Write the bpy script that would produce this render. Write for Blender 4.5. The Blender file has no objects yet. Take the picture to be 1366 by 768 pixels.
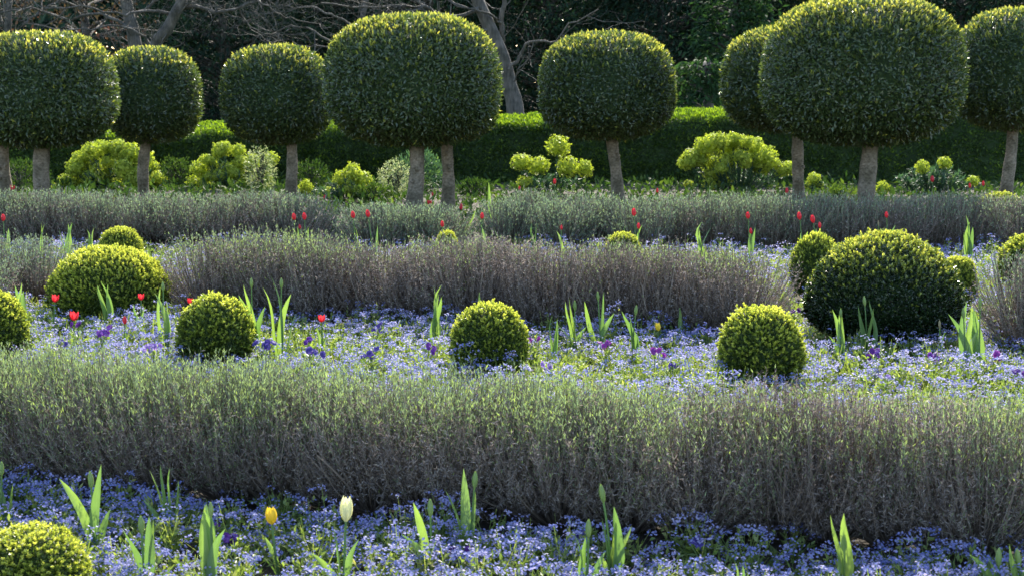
import bpy, math
import numpy as np
from mathutils import Vector

rng = np.random.default_rng(11)
SC = bpy.context.scene
COL = SC.collection
R = math.radians

# ------------------------------------------------------------------ camera geometry
CAM_H, F, CX, CY = 1.65, 2000.0, 683.0, 384.0
PITCH = math.atan(277.0 / F)

def ray(px, py):
    a, b = (px - CX) / F, -(py - CY) / F
    c, s = math.cos(PITCH), math.sin(PITCH)
    return np.array([a, c + b * s, -s + b * c])

def at(px, py, Y):
    d = ray(px, py)
    return np.array([0, 0, CAM_H]) + d * (Y / d[1])

def ground(px, py, z=0.0):
    d = ray(px, py)
    return np.array([0, 0, CAM_H]) + d * ((z - CAM_H) / d[2])

def gx(px, Y):
    """world x of a picture column at ground depth Y"""
    c, s = math.cos(PITCH), math.sin(PITCH)
    return (px - CX) / F * (Y * c + CAM_H * s)

# ------------------------------------------------------------------ small maths
def nrm(a):
    return a / np.maximum(np.linalg.norm(a, axis=-1, keepdims=True), 1e-9)

def rdir(n):
    return nrm(rng.normal(size=(n, 3)))

_nd = np.random.default_rng(5)
_NW = [(_nd.normal(size=3) * f, _nd.uniform(0, 6.28), 1 / f ** .6) for f in (1, 1.3, 1.9, 2.3, 3.1, 4.2, 5.7, 7.1)]
def noise(p, s=1.0):
    p = np.asarray(p) * s
    return sum(a * np.sin(p @ k + ph) for k, ph, a in _NW) / 3.2

# ------------------------------------------------------------------ mesh accumulator
class Geo:
    def __init__(self):
        self.v, self.t, self.f, self.n = [], [], [], 0
    def add(self, v, f, t=0.5, mat=0):
        v = np.asarray(v, dtype=np.float32).reshape(-1, 3)
        t = np.broadcast_to(np.asarray(t, dtype=np.float32), (len(v),))
        self.v.append(v); self.t.append(t)
        self.f.append((np.asarray(f, dtype=np.int64) + self.n, mat))
        self.n += len(v)
    def mesh(self, name, mats, smooth=False, shift=None):
        me = bpy.data.meshes.new(name)
        v = np.concatenate(self.v); t = np.concatenate(self.t)
        if shift is not None:
            v = v - np.asarray(shift, dtype=np.float32)
        me.vertices.add(len(v)); me.vertices.foreach_set('co', v.ravel())
        loops = np.concatenate([f.ravel() for f, m in self.f]).astype(np.int32)
        tot = np.concatenate([np.full(len(f), f.shape[1], dtype=np.int32) for f, m in self.f])
        mi = np.concatenate([np.full(len(f), m, dtype=np.int32) for f, m in self.f])
        st = np.concatenate([[0], np.cumsum(tot)[:-1]]).astype(np.int32)
        me.loops.add(len(loops)); me.loops.foreach_set('vertex_index', loops)
        me.polygons.add(len(tot)); me.polygons.foreach_set('loop_start', st)
        try: me.polygons.foreach_set('loop_total', tot)
        except Exception: pass
        me.polygons.foreach_set('material_index', mi)
        me.polygons.foreach_set('use_smooth', np.full(len(tot), smooth))
        me.attributes.new('tint', 'FLOAT', 'POINT').data.foreach_set('value', t.astype(np.float32))
        for m in (mats if isinstance(mats, (list, tuple)) else [mats]): me.materials.append(m)
        me.update(); me.validate()
        return me

LEAF_V = np.array([[0, 0, 0], [.5, .42, .13], [0, 1, 0], [-.5, .42, .13]], dtype=np.float32)
LEAF_F = np.array([[0, 1, 2], [0, 2, 3]])
_a = np.arange(5) * 2 * math.pi / 5
FLW_V = np.stack([np.cos(_a), np.sin(_a), 0 * _a], 1).astype(np.float32)
FLW_F = np.array([[0, 1, 2, 3, 4]])

def inst(g, tv, tf, P, D, N, S, tint, mat=0):
    """one copy of the template per row: its y axis along D, its z axis towards N"""
    n = len(P)
    if n == 0: return
    D = nrm(D); X = nrm(np.cross(D, N)); N = np.cross(X, D)
    S = np.asarray(S, dtype=np.float32)
    if S.ndim == 1: S = np.repeat(S[:, None], 3, 1)
    w = tv[None] * S[:, None, :]
    v = P[:, None] + w[..., 0:1] * X[:, None] + w[..., 1:2] * D[:, None] + w[..., 2:3] * N[:, None]
    f = tf[None] + (np.arange(n) * len(tv))[:, None, None]
    g.add(v.reshape(-1, 3), f.reshape(-1, tf.shape[1]), np.repeat(np.broadcast_to(tint, (n,)), len(tv)), mat)

def leaves(g, P, D, N, L, W, tint, mat=0):
    n = len(P)
    S = np.stack([np.broadcast_to(W, (n,)), np.broadcast_to(L, (n,)), np.broadcast_to(W, (n,))], 1)
    inst(g, LEAF_V, LEAF_F, P, D, N, S, tint, mat)

def tubes(g, pts, rad, sides=5, tint=0.5, mat=0):
    """pts (N,K,3), rad (N,K); sides=2 gives flat ribbons"""
    pts = np.asarray(pts, dtype=float); n, k, _ = pts.shape
    rad = np.broadcast_to(rad, (n, k))
    T = nrm(np.gradient(pts, axis=1))
    ref = nrm(rng.normal(size=(n, 1, 3)) + np.array([.0, -.6, 0]))
    A = nrm(np.cross(T, np.broadcast_to(ref, T.shape))); B = np.cross(T, A)
    ang = np.arange(sides) * 2 * math.pi / sides
    v = pts[:, :, None] + rad[:, :, None, None] * (np.cos(ang)[:, None] * A[:, :, None] + np.sin(ang)[:, None] * B[:, :, None])
    idx = np.arange(n * k * sides).reshape(n, k, sides)
    pairs = [(0, 1)] if sides == 2 else [(i, (i + 1) % sides) for i in range(sides)]
    f = np.concatenate([np.stack([idx[:, :-1, i], idx[:, :-1, j], idx[:, 1:, j], idx[:, 1:, i]], -1).reshape(-1, 4) for i, j in pairs])
    tt = np.repeat(np.broadcast_to(np.asarray(tint, dtype=float), (n,)), k * sides)
    g.add(v.reshape(-1, 3), f, tt, mat)

def bez(a, b, c, k):
    t = np.linspace(0, 1, k)[None, :, None]
    return (1 - t) ** 2 * a[:, None] + 2 * t * (1 - t) * b[:, None] + t * t * c[:, None]

def spline(P, k):
    """Catmull-Rom through the points"""
    P = np.asarray(P, dtype=float); Q = np.vstack([2 * P[0] - P[1], P, 2 * P[-1] - P[-2]])
    out = []
    for u in np.linspace(0, len(P) - 1 - 1e-6, k):
        i = int(u); t = u - i; a, b, c, d = Q[i:i + 4]
        out.append(.5 * (2 * b + (c - a) * t + (2 * a - 5 * b + 4 * c - d) * t * t + (3 * b - a - 3 * c + d) * t ** 3))
    return np.array(out)

# ------------------------------------------------------------------ objects
def thing(name, label, cat, loc=(0, 0, 0), group=None):
    o = bpy.data.objects.new(name, None); COL.objects.link(o)
    o.empty_display_size = .1; o.location = [float(x) for x in loc]
    o['label'] = label; o['category'] = cat
    if group: o['group'] = group
    return o

def part(name, data, parent=None, label=None):
    o = bpy.data.objects.new(name, data); COL.objects.link(o)
    if parent is not None: o.parent = parent
    if label: o['label'] = label
    return o

def setting(o, label, cat, kind='structure'):
    o['label'] = label; o['category'] = cat; o['kind'] = kind
    return o

# ------------------------------------------------------------------ materials
def mat_base(name):
    m = bpy.data.materials.new(name); m.use_nodes = True
    nt = m.node_tree; nt.nodes.clear()
    out = nt.nodes.new('ShaderNodeOutputMaterial')
    return m, nt, out

def ramp_node(nt, stops, src):
    r = nt.nodes.new('ShaderNodeValToRGB')
    e = r.color_ramp.elements
    while len(e) < len(stops): e.new(.5)
    for i, (p, c) in enumerate(stops):
        e[i].position = p; e[i].color = (*c, 1)
    nt.links.new(src, r.inputs[0])
    return r

def leaf_mat(name, stops, trans=.35, tcol=(1.5, 1.6, .7), rough=.45, spec=.5, mottle=.25, mscale=40):
    """leaf: reflecting surface mixed with light passing through; the tint attribute picks the leaf colour"""
    m, nt, out = mat_base(name)
    at_ = nt.nodes.new('ShaderNodeAttribute'); at_.attribute_name = 'tint'
    r = ramp_node(nt, stops, at_.outputs['Fac'])
    tc = nt.nodes.new('ShaderNodeTexCoord')
    nz = nt.nodes.new('ShaderNodeTexNoise'); nz.inputs['Scale'].default_value = mscale
    nt.links.new(tc.outputs['Object'], nz.inputs['Vector'])
    mr = nt.nodes.new('ShaderNodeMapRange'); mr.inputs[3].default_value = 1 - mottle; mr.inputs[4].default_value = 1 + mottle
    nt.links.new(nz.outputs['Fac'], mr.inputs[0])
    vm = nt.nodes.new('ShaderNodeVectorMath'); vm.operation = 'SCALE'
    nt.links.new(r.outputs[0], vm.inputs[0]); nt.links.new(mr.outputs[0], vm.inputs['Scale'])
    p = nt.nodes.new('ShaderNodeBsdfPrincipled')
    nt.links.new(vm.outputs[0], p.inputs['Base Color'])
    p.inputs['Roughness'].default_value = rough
    p.inputs['Specular IOR Level'].default_value = spec
    tm = nt.nodes.new('ShaderNodeVectorMath'); tm.operation = 'MULTIPLY'; tm.inputs[1].default_value = tcol
    nt.links.new(vm.outputs[0], tm.inputs[0])
    tr = nt.nodes.new('ShaderNodeBsdfTranslucent'); nt.links.new(tm.outputs[0], tr.inputs['Color'])
    mx = nt.nodes.new('ShaderNodeMixShader'); mx.inputs[0].default_value = trans
    nt.links.new(p.outputs[0], mx.inputs[1]); nt.links.new(tr.outputs[0], mx.inputs[2])
    nt.links.new(mx.outputs[0], out.inputs[0])
    return m

def bark_mat(name, a, b, scale=(14, 14, 3), bump=.5):
    m, nt, out = mat_base(name)
    tc = nt.nodes.new('ShaderNodeTexCoord'); mp = nt.nodes.new('ShaderNodeMapping'); mp.inputs['Scale'].default_value = scale
    nt.links.new(tc.outputs['Object'], mp.inputs[0])
    nz = nt.nodes.new('ShaderNodeTexNoise'); nz.inputs['Scale'].default_value = 2; nz.inputs['Detail'].default_value = 6
    nt.links.new(mp.outputs[0], nz.inputs['Vector'])
    r = ramp_node(nt, [(.3, a), (.7, b)], nz.outputs['Fac'])
    p = nt.nodes.new('ShaderNodeBsdfPrincipled'); p.inputs['Roughness'].default_value = .85
    n2 = nt.nodes.new('ShaderNodeTexNoise'); n2.inputs['Scale'].default_value = 5; n2.inputs['Detail'].default_value = 4
    nt.links.new(tc.outputs['Object'], n2.inputs['Vector'])
    r2 = ramp_node(nt, [(.38, (.5, .5, .42)), (.5, (.85, .85, .8)), (.64, (1.15, 1.1, 1.05))], n2.outputs['Fac'])
    ml = nt.nodes.new('ShaderNodeVectorMath'); ml.operation = 'MULTIPLY'
    nt.links.new(r.outputs[0], ml.inputs[0]); nt.links.new(r2.outputs[0], ml.inputs[1])
    nt.links.new(ml.outputs[0], p.inputs['Base Color'])
    bp = nt.nodes.new('ShaderNodeBump'); bp.inputs['Strength'].default_value = bump; bp.inputs['Distance'].default_value = .02
    nt.links.new(nz.outputs['Fac'], bp.inputs['Height']); nt.links.new(bp.outputs[0], p.inputs['Normal'])
    nt.links.new(p.outputs[0], out.inputs[0])
    return m

M = {}
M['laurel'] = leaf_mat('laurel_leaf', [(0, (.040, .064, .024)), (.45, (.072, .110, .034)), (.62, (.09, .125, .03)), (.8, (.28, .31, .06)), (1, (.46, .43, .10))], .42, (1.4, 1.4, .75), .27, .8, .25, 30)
M['box'] = leaf_mat('box_leaf', [(0, (.04, .07, .016)), (.4, (.10, .145, .024)), (.7, (.32, .37, .06)), (1, (.54, .54, .11))], .50, (1.35, 1.38, .8), .36, .5, .25, 60)
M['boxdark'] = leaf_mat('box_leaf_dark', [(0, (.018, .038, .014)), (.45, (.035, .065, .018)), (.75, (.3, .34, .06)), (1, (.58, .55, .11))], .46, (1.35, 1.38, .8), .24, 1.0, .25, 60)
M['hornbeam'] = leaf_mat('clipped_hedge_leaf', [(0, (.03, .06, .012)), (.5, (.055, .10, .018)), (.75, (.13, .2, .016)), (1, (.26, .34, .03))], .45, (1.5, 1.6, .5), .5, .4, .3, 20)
M['lav'] = leaf_mat('lavender_shoot', [(0, (.12, .17, .12)), (.4, (.20, .26, .165)), (.75, (.27, .34, .16)), (1, (.36, .44, .12))], .42, (1.2, 1.28, .8), .6, .4, .2, 30)
M['lavgrey'] = leaf_mat('grey_lavender_shoot', [(0, (.11, .16, .145)), (.5, (.19, .25, .20)), (1, (.30, .37, .2))], .4, (1.2, 1.3, .8), .6, .4, .2, 30)
M['dead'] = leaf_mat('dry_lavender_leaf', [(0, (.08, .06, .048)), (.45, (.225, .188, .168)), (.8, (.36, .32, .295)), (1, (.48, .42, .36))], .30, (1.1, 1.0, .9), .7, .3, .25, 30)
M['twig'] = leaf_mat('lavender_twig', [(0, (.07, .05, .038)), (.5, (.18, .14, .11)), (1, (.34, .28, .235))], .0, (1, 1, 1), .8, .3, .2, 30)
M['fmn'] = leaf_mat('forget_me_not_leaf', [(0, (.07, .13, .035)), (.45, (.14, .20, .06)), (.8, (.26, .31, .10)), (1, (.36, .33, .16))], .45, (1.4, 1.5, .55), .5, .4, .2, 30)
M['blue'] = leaf_mat('forget_me_not_flower', [(0, (.14, .18, .47)), (.4, (.28, .29, .55)), (.75, (.41, .39, .62)), (1, (.56, .51, .68))], .45, (1.1, 1.08, 1.1), .6, .3, .15, 60)
M['tulipleaf'] = leaf_mat('tulip_leaf', [(0, (.10, .18, .08)), (.5, (.16, .25, .10)), (1, (.24, .32, .10))], .42, (1.25, 1.4, .5), .42, .5, .18, 25)
M['bud'] = leaf_mat('tulip_bud', [(0, (.20, .30, .08)), (1, (.32, .40, .14))], .35, (1.2, 1.3, .6), .45, .4, .12, 40)
M['paleb'] = leaf_mat('dry_bud', [(0, (.26, .24, .13)), (1, (.36, .3, .18))], .3, (1.2, 1.1, .8), .6, .3, .15, 40)
M['red'] = leaf_mat('red_tulip_petal', [(0, (.55, .035, .05)), (1, (.72, .06, .08))], .45, (1.3, .9, .8), .45, .4, .12, 40)
M['yellow'] = leaf_mat('yellow_tulip_petal', [(0, (.75, .50, .02)), (1, (.85, .68, .05))], .35, (1.1, 1.1, .7), .45, .4, .1, 40)
M['white'] = leaf_mat('cream_tulip_petal', [(0, (.75, .72, .36)), (1, (.82, .80, .56))], .4, (1.1, 1.1, .9), .45, .4, .08, 40)
M['purple'] = leaf_mat('purple_viola_petal', [(0, (.06, .012, .13)), (.6, (.14, .03, .27)), (1, (.3, .14, .46))], .3, (1.3, 1, 1.2), .6, .3, .2, 60)
M['violet'] = leaf_mat('blue_viola_petal', [(0, (.045, .03, .18)), (1, (.14, .10, .36))], .3, (1.2, 1, 1.2), .6, .3, .2, 60)
M['magenta'] = leaf_mat('magenta_viola_petal', [(0, (.18, .02, .22)), (1, (.36, .07, .38))], .35, (1.3, 1, 1.2), .6, .3, .2, 60)
M['pale'] = leaf_mat('pale_viola_petal', [(0, (.22, .12, .4)), (.7, (.45, .32, .62)), (1, (.75, .66, .8))], .4, (1.1, 1, 1.1), .6, .3, .2, 60)
M['lime'] = leaf_mat('euphorbia_bract', [(0, (.17, .24, .05)), (.5, (.44, .50, .08)), (1, (.62, .65, .15))], .5, (1.25, 1.3, .5), .55, .3, .2, 40)
M['glauc'] = leaf_mat('euphorbia_leaf', [(0, (.035, .075, .055)), (.6, (.07, .13, .08)), (1, (.15, .23, .08))], .35, (1.2, 1.4, .7), .5, .4, .2, 30)
M['silver'] = leaf_mat('variegated_leaf', [(0, (.10, .16, .07)), (.5, (.22, .27, .14)), (1, (.42, .44, .28))], .4, (1.2, 1.25, .8), .5, .4, .2, 30)
M['darkshrub'] = leaf_mat('border_leaf', [(0, (.025, .055, .016)), (.6, (.05, .09, .022)), (1, (.12, .17, .035))], .35, (1.3, 1.4, .6), .7, .2, .2, 30)
M['yew'] = leaf_mat('yew_spray', [(0, (.010, .022, .014)), (.6, (.020, .040, .022)), (.9, (.035, .065, .03)), (1, (.06, .10, .03))], .12, (1.2, 1.3, .8), .85, .08, .3, 3)
M['fresh'] = leaf_mat('fresh_tree_leaf', [(0, (.018, .042, .02)), (1, (.045, .09, .032))], .35, (1.3, 1.5, .7), .75, .12, .3, 3)
M['copper'] = leaf_mat('copper_leaf', [(0, (.05, .03, .022)), (.5, (.085, .055, .032)), (.8, (.09, .085, .04)), (1, (.11, .05, .04))], .3, (1.2, 1.1, .9), .75, .12, .3, 3)
M['wood'] = leaf_mat('far_wood_leaf', [(0, (.02, .04, .025)), (1, (.05, .085, .045))], .12, (1.2, 1.3, .8), .9, .05, .3, 1)
M['bark'] = bark_mat('laurel_bark', (.11, .085, .06), (.30, .25, .195), (16, 16, 22), .6)
M['greybark'] = bark_mat('grey_bark', (.045, .04, .034), (.125, .11, .095), (14, 14, 2.5), 1.0)
M['core'] = leaf_mat('dark_core_fill', [(0, (.022, .040, .014)), (1, (.038, .064, .022))], 0, (1, 1, 1), .8, .2, .4, 25)  # solid dark fill added for the shaded inside; stops light passing through

# soil
def soil_mat():
    m, nt, out = mat_base('soil')
    tc = nt.nodes.new('ShaderNodeTexCoord')
    nz = nt.nodes.new('ShaderNodeTexNoise'); nz.inputs['Scale'].default_value = 22; nz.inputs['Detail'].default_value = 8
    nt.links.new(tc.outputs['Object'], nz.inputs['Vector'])
    r = ramp_node(nt, [(.3, (.028, .020, .014)), (.6, (.06, .044, .03)), (.78, (.13, .10, .07))], nz.outputs['Fac'])
    p = nt.nodes.new('ShaderNodeBsdfPrincipled'); p.inputs['Roughness'].default_value = .95
    nt.links.new(r.outputs[0], p.inputs['Base Color'])
    bp = nt.nodes.new('ShaderNodeBump'); bp.inputs['Distance'].default_value = .03; bp.inputs['Strength'].default_value = .9
    nt.links.new(nz.outputs['Fac'], bp.inputs['Height']); nt.links.new(bp.outputs[0], p.inputs['Normal'])
    nt.links.new(p.outputs[0], out.inputs[0])
    return m

def grid(g, xs, ys, zf, mat=0):
    X, Y = np.meshgrid(xs, ys)
    v = np.stack([X, Y, zf(X, Y)], -1).reshape(-1, 3)
    i = np.arange(len(xs) * len(ys)).reshape(len(ys), len(xs))
    f = np.stack([i[:-1, :-1], i[:-1, 1:], i[1:, 1:], i[1:, :-1]], -1).reshape(-1, 4)
    g.add(v, f, .5, mat)

def build_ground():
    xs = np.concatenate([[-600, -200, -60, -25, -12], np.arange(-8, 8.01, .07), [12, 25, 60, 200, 600]])
    ys = np.concatenate([[-60, -10, 0, 2], np.arange(3, 18, .07), np.arange(18, 28, .5), [35, 50, 100, 250, 900]])
    def zf(X, Y):
        p = np.stack([X, Y, 0 * X], -1)
        w = (np.abs(X) < 9) & (Y > 2.5) & (Y < 19)
        return np.where(w, .018 * noise(p, 5) + .008 * noise(p, 17), 0) - .01
    g = Geo(); grid(g, xs, ys, zf)
    setting(part('ground', g.mesh('ground', soil_mat(), True)), 'dark brown bare garden soil under all the planting', 'ground')
    m, nt, out = mat_base('lawn_grass')
    tc = nt.nodes.new('ShaderNodeTexCoord'); nz = nt.nodes.new('ShaderNodeTexNoise'); nz.inputs['Scale'].default_value = 3
    nt.links.new(tc.outputs['Object'], nz.inputs['Vector'])
    r = ramp_node(nt, [(.3, (.03, .055, .015)), (.7, (.06, .10, .025))], nz.outputs['Fac'])
    p = nt.nodes.new('ShaderNodeBsdfPrincipled'); p.inputs['Roughness'].default_value = .9
    nt.links.new(r.outputs[0], p.inputs['Base Color']); nt.links.new(p.outputs[0], out.inputs[0])
    g = Geo(); grid(g, np.array([-300, -60, -30, 0, 30, 60, 300.]), np.array([28, 40, 60, 100, 300.]), lambda X, Y: 0 * X + .006)
    setting(part('lawn', g.mesh('lawn', m)), 'dark mown lawn beyond the long clipped hedge', 'lawn')

# ------------------------------------------------------------------ rounded clipped shapes
class Blob:
    """superellipsoid-like clipped shape standing at local z0 (middle height)"""
    def __init__(s, rx, ry, zu, zl, zc, n=2.4, rough=.02, ns=2.5, seed=0, nl=None):
        s.nl = nl
        s.rx, s.ry, s.zu, s.zl, s.zc, s.n, s.rough, s.ns, s.off = rx, ry, zu, zl, zc, n, rough, ns, seed * 7.3
    def surf(s, d):
        """d unit directions -> points on the surface and normals"""
        Z = np.where(d[:, 2] > 0, s.zu, s.zl)
        q = np.stack([d[:, 0] * s.rx, d[:, 1] * s.ry, d[:, 2] * Z], 1)
        rho = np.sqrt(d[:, 0] ** 2 + d[:, 1] ** 2)
        n_ = np.where(d[:, 2] > 0, s.n, s.n if s.nl is None else s.nl)
        k = (rho ** n_ + np.abs(d[:, 2]) ** n_) ** (-1 / n_)
        p = q * (k * (1 + s.rough * noise(d * s.ns + s.off)))[:, None]
        rh = np.maximum(rho, 1e-6)
        nx = rh ** (n_ - 1)
        nn = nrm(np.stack([d[:, 0] / rh * nx / s.rx, d[:, 1] / rh * nx / s.ry, np.sign(d[:, 2]) * np.abs(d[:, 2]) ** (n_ - 1) / Z], 1))
        return p + [0, 0, s.zc], nn
    def sample(s, n, zmin=-1):
        d = rdir(int(n * 1.4) + 8)
        # even out density on stretched shapes
        d = nrm(np.sign(d) * np.abs(d) ** (2 / s.n * .55 + .45))
        d = d[d[:, 2] > zmin][:n]
        return s.surf(d)
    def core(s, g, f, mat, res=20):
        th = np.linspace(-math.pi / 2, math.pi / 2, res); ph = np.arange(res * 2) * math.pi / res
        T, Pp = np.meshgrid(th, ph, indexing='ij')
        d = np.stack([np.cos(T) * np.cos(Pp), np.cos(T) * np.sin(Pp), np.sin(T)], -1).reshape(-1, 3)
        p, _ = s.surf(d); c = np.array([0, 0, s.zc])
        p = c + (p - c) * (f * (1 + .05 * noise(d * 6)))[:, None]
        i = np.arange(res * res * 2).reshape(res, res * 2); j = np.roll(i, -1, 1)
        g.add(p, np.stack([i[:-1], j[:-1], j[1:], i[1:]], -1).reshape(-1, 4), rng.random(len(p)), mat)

def rosettes(g, P, A, k, L, W, spread, tint, mat=0):
    """k leaves round each shoot axis A"""
    n = len(P)
    P = np.repeat(P, k, 0); A = np.repeat(A, k, 0); tint = np.repeat(tint, k)
    t = rng.normal(size=(n * k, 3)); t -= A * (t * A).sum(1, keepdims=True); t = nrm(t)
    sp = spread * rng.uniform(.5, 1.4, (n * k, 1))
    D = nrm(A + t * sp)
    ln = L * rng.uniform(.7, 1.25, n * k)
    Ps = P - A * (L * rng.uniform(0, 1.2, n * k))[:, None]
    leaves(g, Ps, D, A - t * .4 + rng.normal(size=t.shape) * .25, ln, W * ln / L, np.clip(tint + rng.normal(size=n * k) * .07, 0, 1), mat)

UP = np.array([0, 0, 1.])

# ------------------------------------------------------------------ topiary laurel trees
def laurel_tree(cx, hw, top, bot, tx, tw, Y, label, seed, base_x=None):
    top += 5; hw *= .965
    c = at(cx, (top + bot) / 2, Y); sc = abs(at(cx + 100, 200, Y)[0] - at(cx, 200, Y)[0]) / 100
    ztop = at(cx, top, Y)[2]; zbot = at(cx, bot, Y)[2]
    rx = hw * sc
    # crown top is seen where its own shoulder is: keep heights as read
    H = ztop - zbot
    bx = at(tx, 230, Y)[0]
    root = thing('laurel_tree', label, 'tree', (bx, Y, 0), 'clipped laurel standards in front of the hedge')
    ox = c[0] - bx
    tr = tw * .5 * sc
    g = Geo()
    lean = rng.normal() * .035
    zs = np.linspace(-.08, zbot + H * .35, 20)
    pts = np.stack([lean * zs + .3 * ox * np.clip(zs / zbot - .6, 0, 2), .02 * np.sin(zs * 3 + seed), zs], 1) + np.stack([.012 * np.sin(zs * 5 + seed), 0 * zs, 0 * zs], 1)
    rad = tr * (1.0 + .5 * np.exp(-(zs + .08) * 6) + .05 * np.sin(zs * 9 + seed) + .04 * np.sin(zs * 23 + seed * 2) - .08 * zs + .25 * np.clip(zs / zbot - .85, 0, .5))
    tubes(g, pts[None], rad[None], 12)
    for k in range(5):       # limbs rising into the crown
        a = k * 1.256 + seed; st = pts[16]
        e = st + np.array([math.cos(a) * rx * .6 + ox * .5, math.sin(a) * rx * .6, H * .45])
        tubes(g, bez(st[None], (st + (e - st) * [.2, .2, .6])[None], e[None], 6), np.linspace(tr * .5, tr * .12, 6)[None], 6)
    # knots on the stem
    for k in range(3):
        zk = rng.uniform(.25, .95) * zbot; a = rng.uniform(-2.2, -.9)
        b = Blob(.022, .022, .028, .028, 0, 2, .15, 3, k); gg = Geo(); b.core(gg, 1.0, 0, 8)
        g.add(gg.v[0] + [math.cos(a) * tr * .98, math.sin(a) * tr * .98, zk], gg.f[0][0], .2)
    part('trunk', g.mesh('trunk', M['bark'], True), root)
    g = Geo()
    b = Blob(rx, rx * .97, H * .56, H * .44, zbot + H * .44, 2.7, .024, 2.6, seed, 2.45)
    area = (rx / 1.2) ** 2
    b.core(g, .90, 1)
    n = int(44000 * area)
    P, N = b.sample(n)
    cc = np.array([0, 0, b.zc])
    P = cc + (P - cc) * (1 - .10 * rng.random(n) ** 1.6)[:, None]
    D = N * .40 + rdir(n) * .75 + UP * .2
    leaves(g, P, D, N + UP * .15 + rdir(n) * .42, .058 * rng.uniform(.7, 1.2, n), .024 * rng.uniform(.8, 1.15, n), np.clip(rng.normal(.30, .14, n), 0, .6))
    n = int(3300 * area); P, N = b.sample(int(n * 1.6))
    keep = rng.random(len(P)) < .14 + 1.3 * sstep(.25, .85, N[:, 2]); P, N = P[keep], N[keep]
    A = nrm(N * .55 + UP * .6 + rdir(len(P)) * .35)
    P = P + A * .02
    rosettes(g, P, A, 5, .050, .019, .5, np.clip(rng.normal(.66, .13, len(P)) + .22 * sstep(.2, .7, N[:, 2]), .42, 1))  # sunlit tops and dimmer shaded sides put into the young leaf tint
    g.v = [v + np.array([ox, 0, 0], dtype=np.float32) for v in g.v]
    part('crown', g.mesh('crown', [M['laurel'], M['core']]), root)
    return root

def build_trees():
    T = [
        (12, 85, 62, 192, 5, 16, 20.3, 'laurel standard mostly hidden behind the leftmost big crown, thin stem at the picture edge'),
        (54, 103, 40, 196, 54, 22, 18.2, 'clipped laurel with broad crown at far left, beside a smaller laurel with right edge glinting'),
        (203, 67, 60, 190, 191, 15, 20.4, 'smallest rounded laurel standard rising from lime euphorbias left of the dark gap'),
        (369, 76, 58, 192, 389, 15, 20.2, 'middling laurel standard tucked behind the left edge of the large pale-topped laurel'),
        (549, 121, 17, 194, 552, 21, 18.0, 'large domed laurel left of centre on the thicker of two neighbouring stems'),
        (600, 66, 62, 190, 597, 17, 18.9, 'laurel hidden behind the large domed crown, only its slimmer stem showing beside the thick one'),
        (810, 94, 40, 186, 824, 16, 20.2, 'square-shouldered laurel standing alone right of centre beside lime globe flower heads'),
        (1046, 86, 34, 176, 1066, 16, 19.6, 'darker laurel half hidden behind the biggest crown, above the wide lime euphorbia'),
        (1149, 137, -6, 194, 1156, 23, 17.5, 'biggest laurel standard of all, crown cut by the top of the picture'),
        (1352, 82, 9, 174, 1343, 16, 19.2, 'shaded laurel standard at the right picture edge with a knotted pale stem'),
    ]
    for i, a in enumerate(T): laurel_tree(*a, seed=i + 1)

# ------------------------------------------------------------------ box balls
def box_mesh(rx, ry, H, nsh, young, mat, seed, L=.019, ylo=.0, nexp=2.12, zcf=.43):
    g = Geo()
    b = Blob(rx, ry, H * (1 - zcf), H * zcf, H * zcf, nexp, .05 if rx < .3 else .03, 4.5, seed)
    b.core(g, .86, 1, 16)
    P, N = b.sample(nsh, -.92)
    A = nrm(N * .7 + UP * .35 + rdir(len(P)) * .3)
    c = np.array([0, 0, b.zc])
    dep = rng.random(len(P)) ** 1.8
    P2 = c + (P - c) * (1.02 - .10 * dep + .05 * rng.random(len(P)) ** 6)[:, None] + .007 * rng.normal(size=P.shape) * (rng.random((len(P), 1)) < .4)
    yt = np.clip(rng.normal(young, .16, len(P)) - dep * .25 + ylo * (np.clip(N[:, 2], -.3, 1) - .35) + .12 * noise(P * 9), 0.02, 1)  # shade between shoots put into tint: deeper ones darker; tops yellower
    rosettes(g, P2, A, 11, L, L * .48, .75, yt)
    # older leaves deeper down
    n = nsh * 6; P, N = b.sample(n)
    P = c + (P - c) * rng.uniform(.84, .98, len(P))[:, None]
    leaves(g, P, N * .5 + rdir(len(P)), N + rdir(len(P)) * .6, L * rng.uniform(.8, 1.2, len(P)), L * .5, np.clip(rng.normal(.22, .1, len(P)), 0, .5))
    return g.mesh('foliage', [mat, M['core']])

def box_ball(px, hw, top, Y, mesh_or, ref, label):
    """place a box ball: ref = (rx, H) of the mesh"""
    sc = abs(at(px + 100, 400, Y)[0] - at(px, 400, Y)[0]) / 100
    z = at(px, top, Y + .05)[2]
    p = at(px, top, Y)
    o = thing('box_ball', label, 'box bush', (p[0], Y, 0), 'clipped box balls in the flower beds')
    o.scale = (hw * sc / ref[0], hw * sc / ref[0], z / ref[1])
    o.rotation_euler.z = rng.uniform(0, 6.28)
    f = part('foliage', mesh_or, o)
    return o

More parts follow.
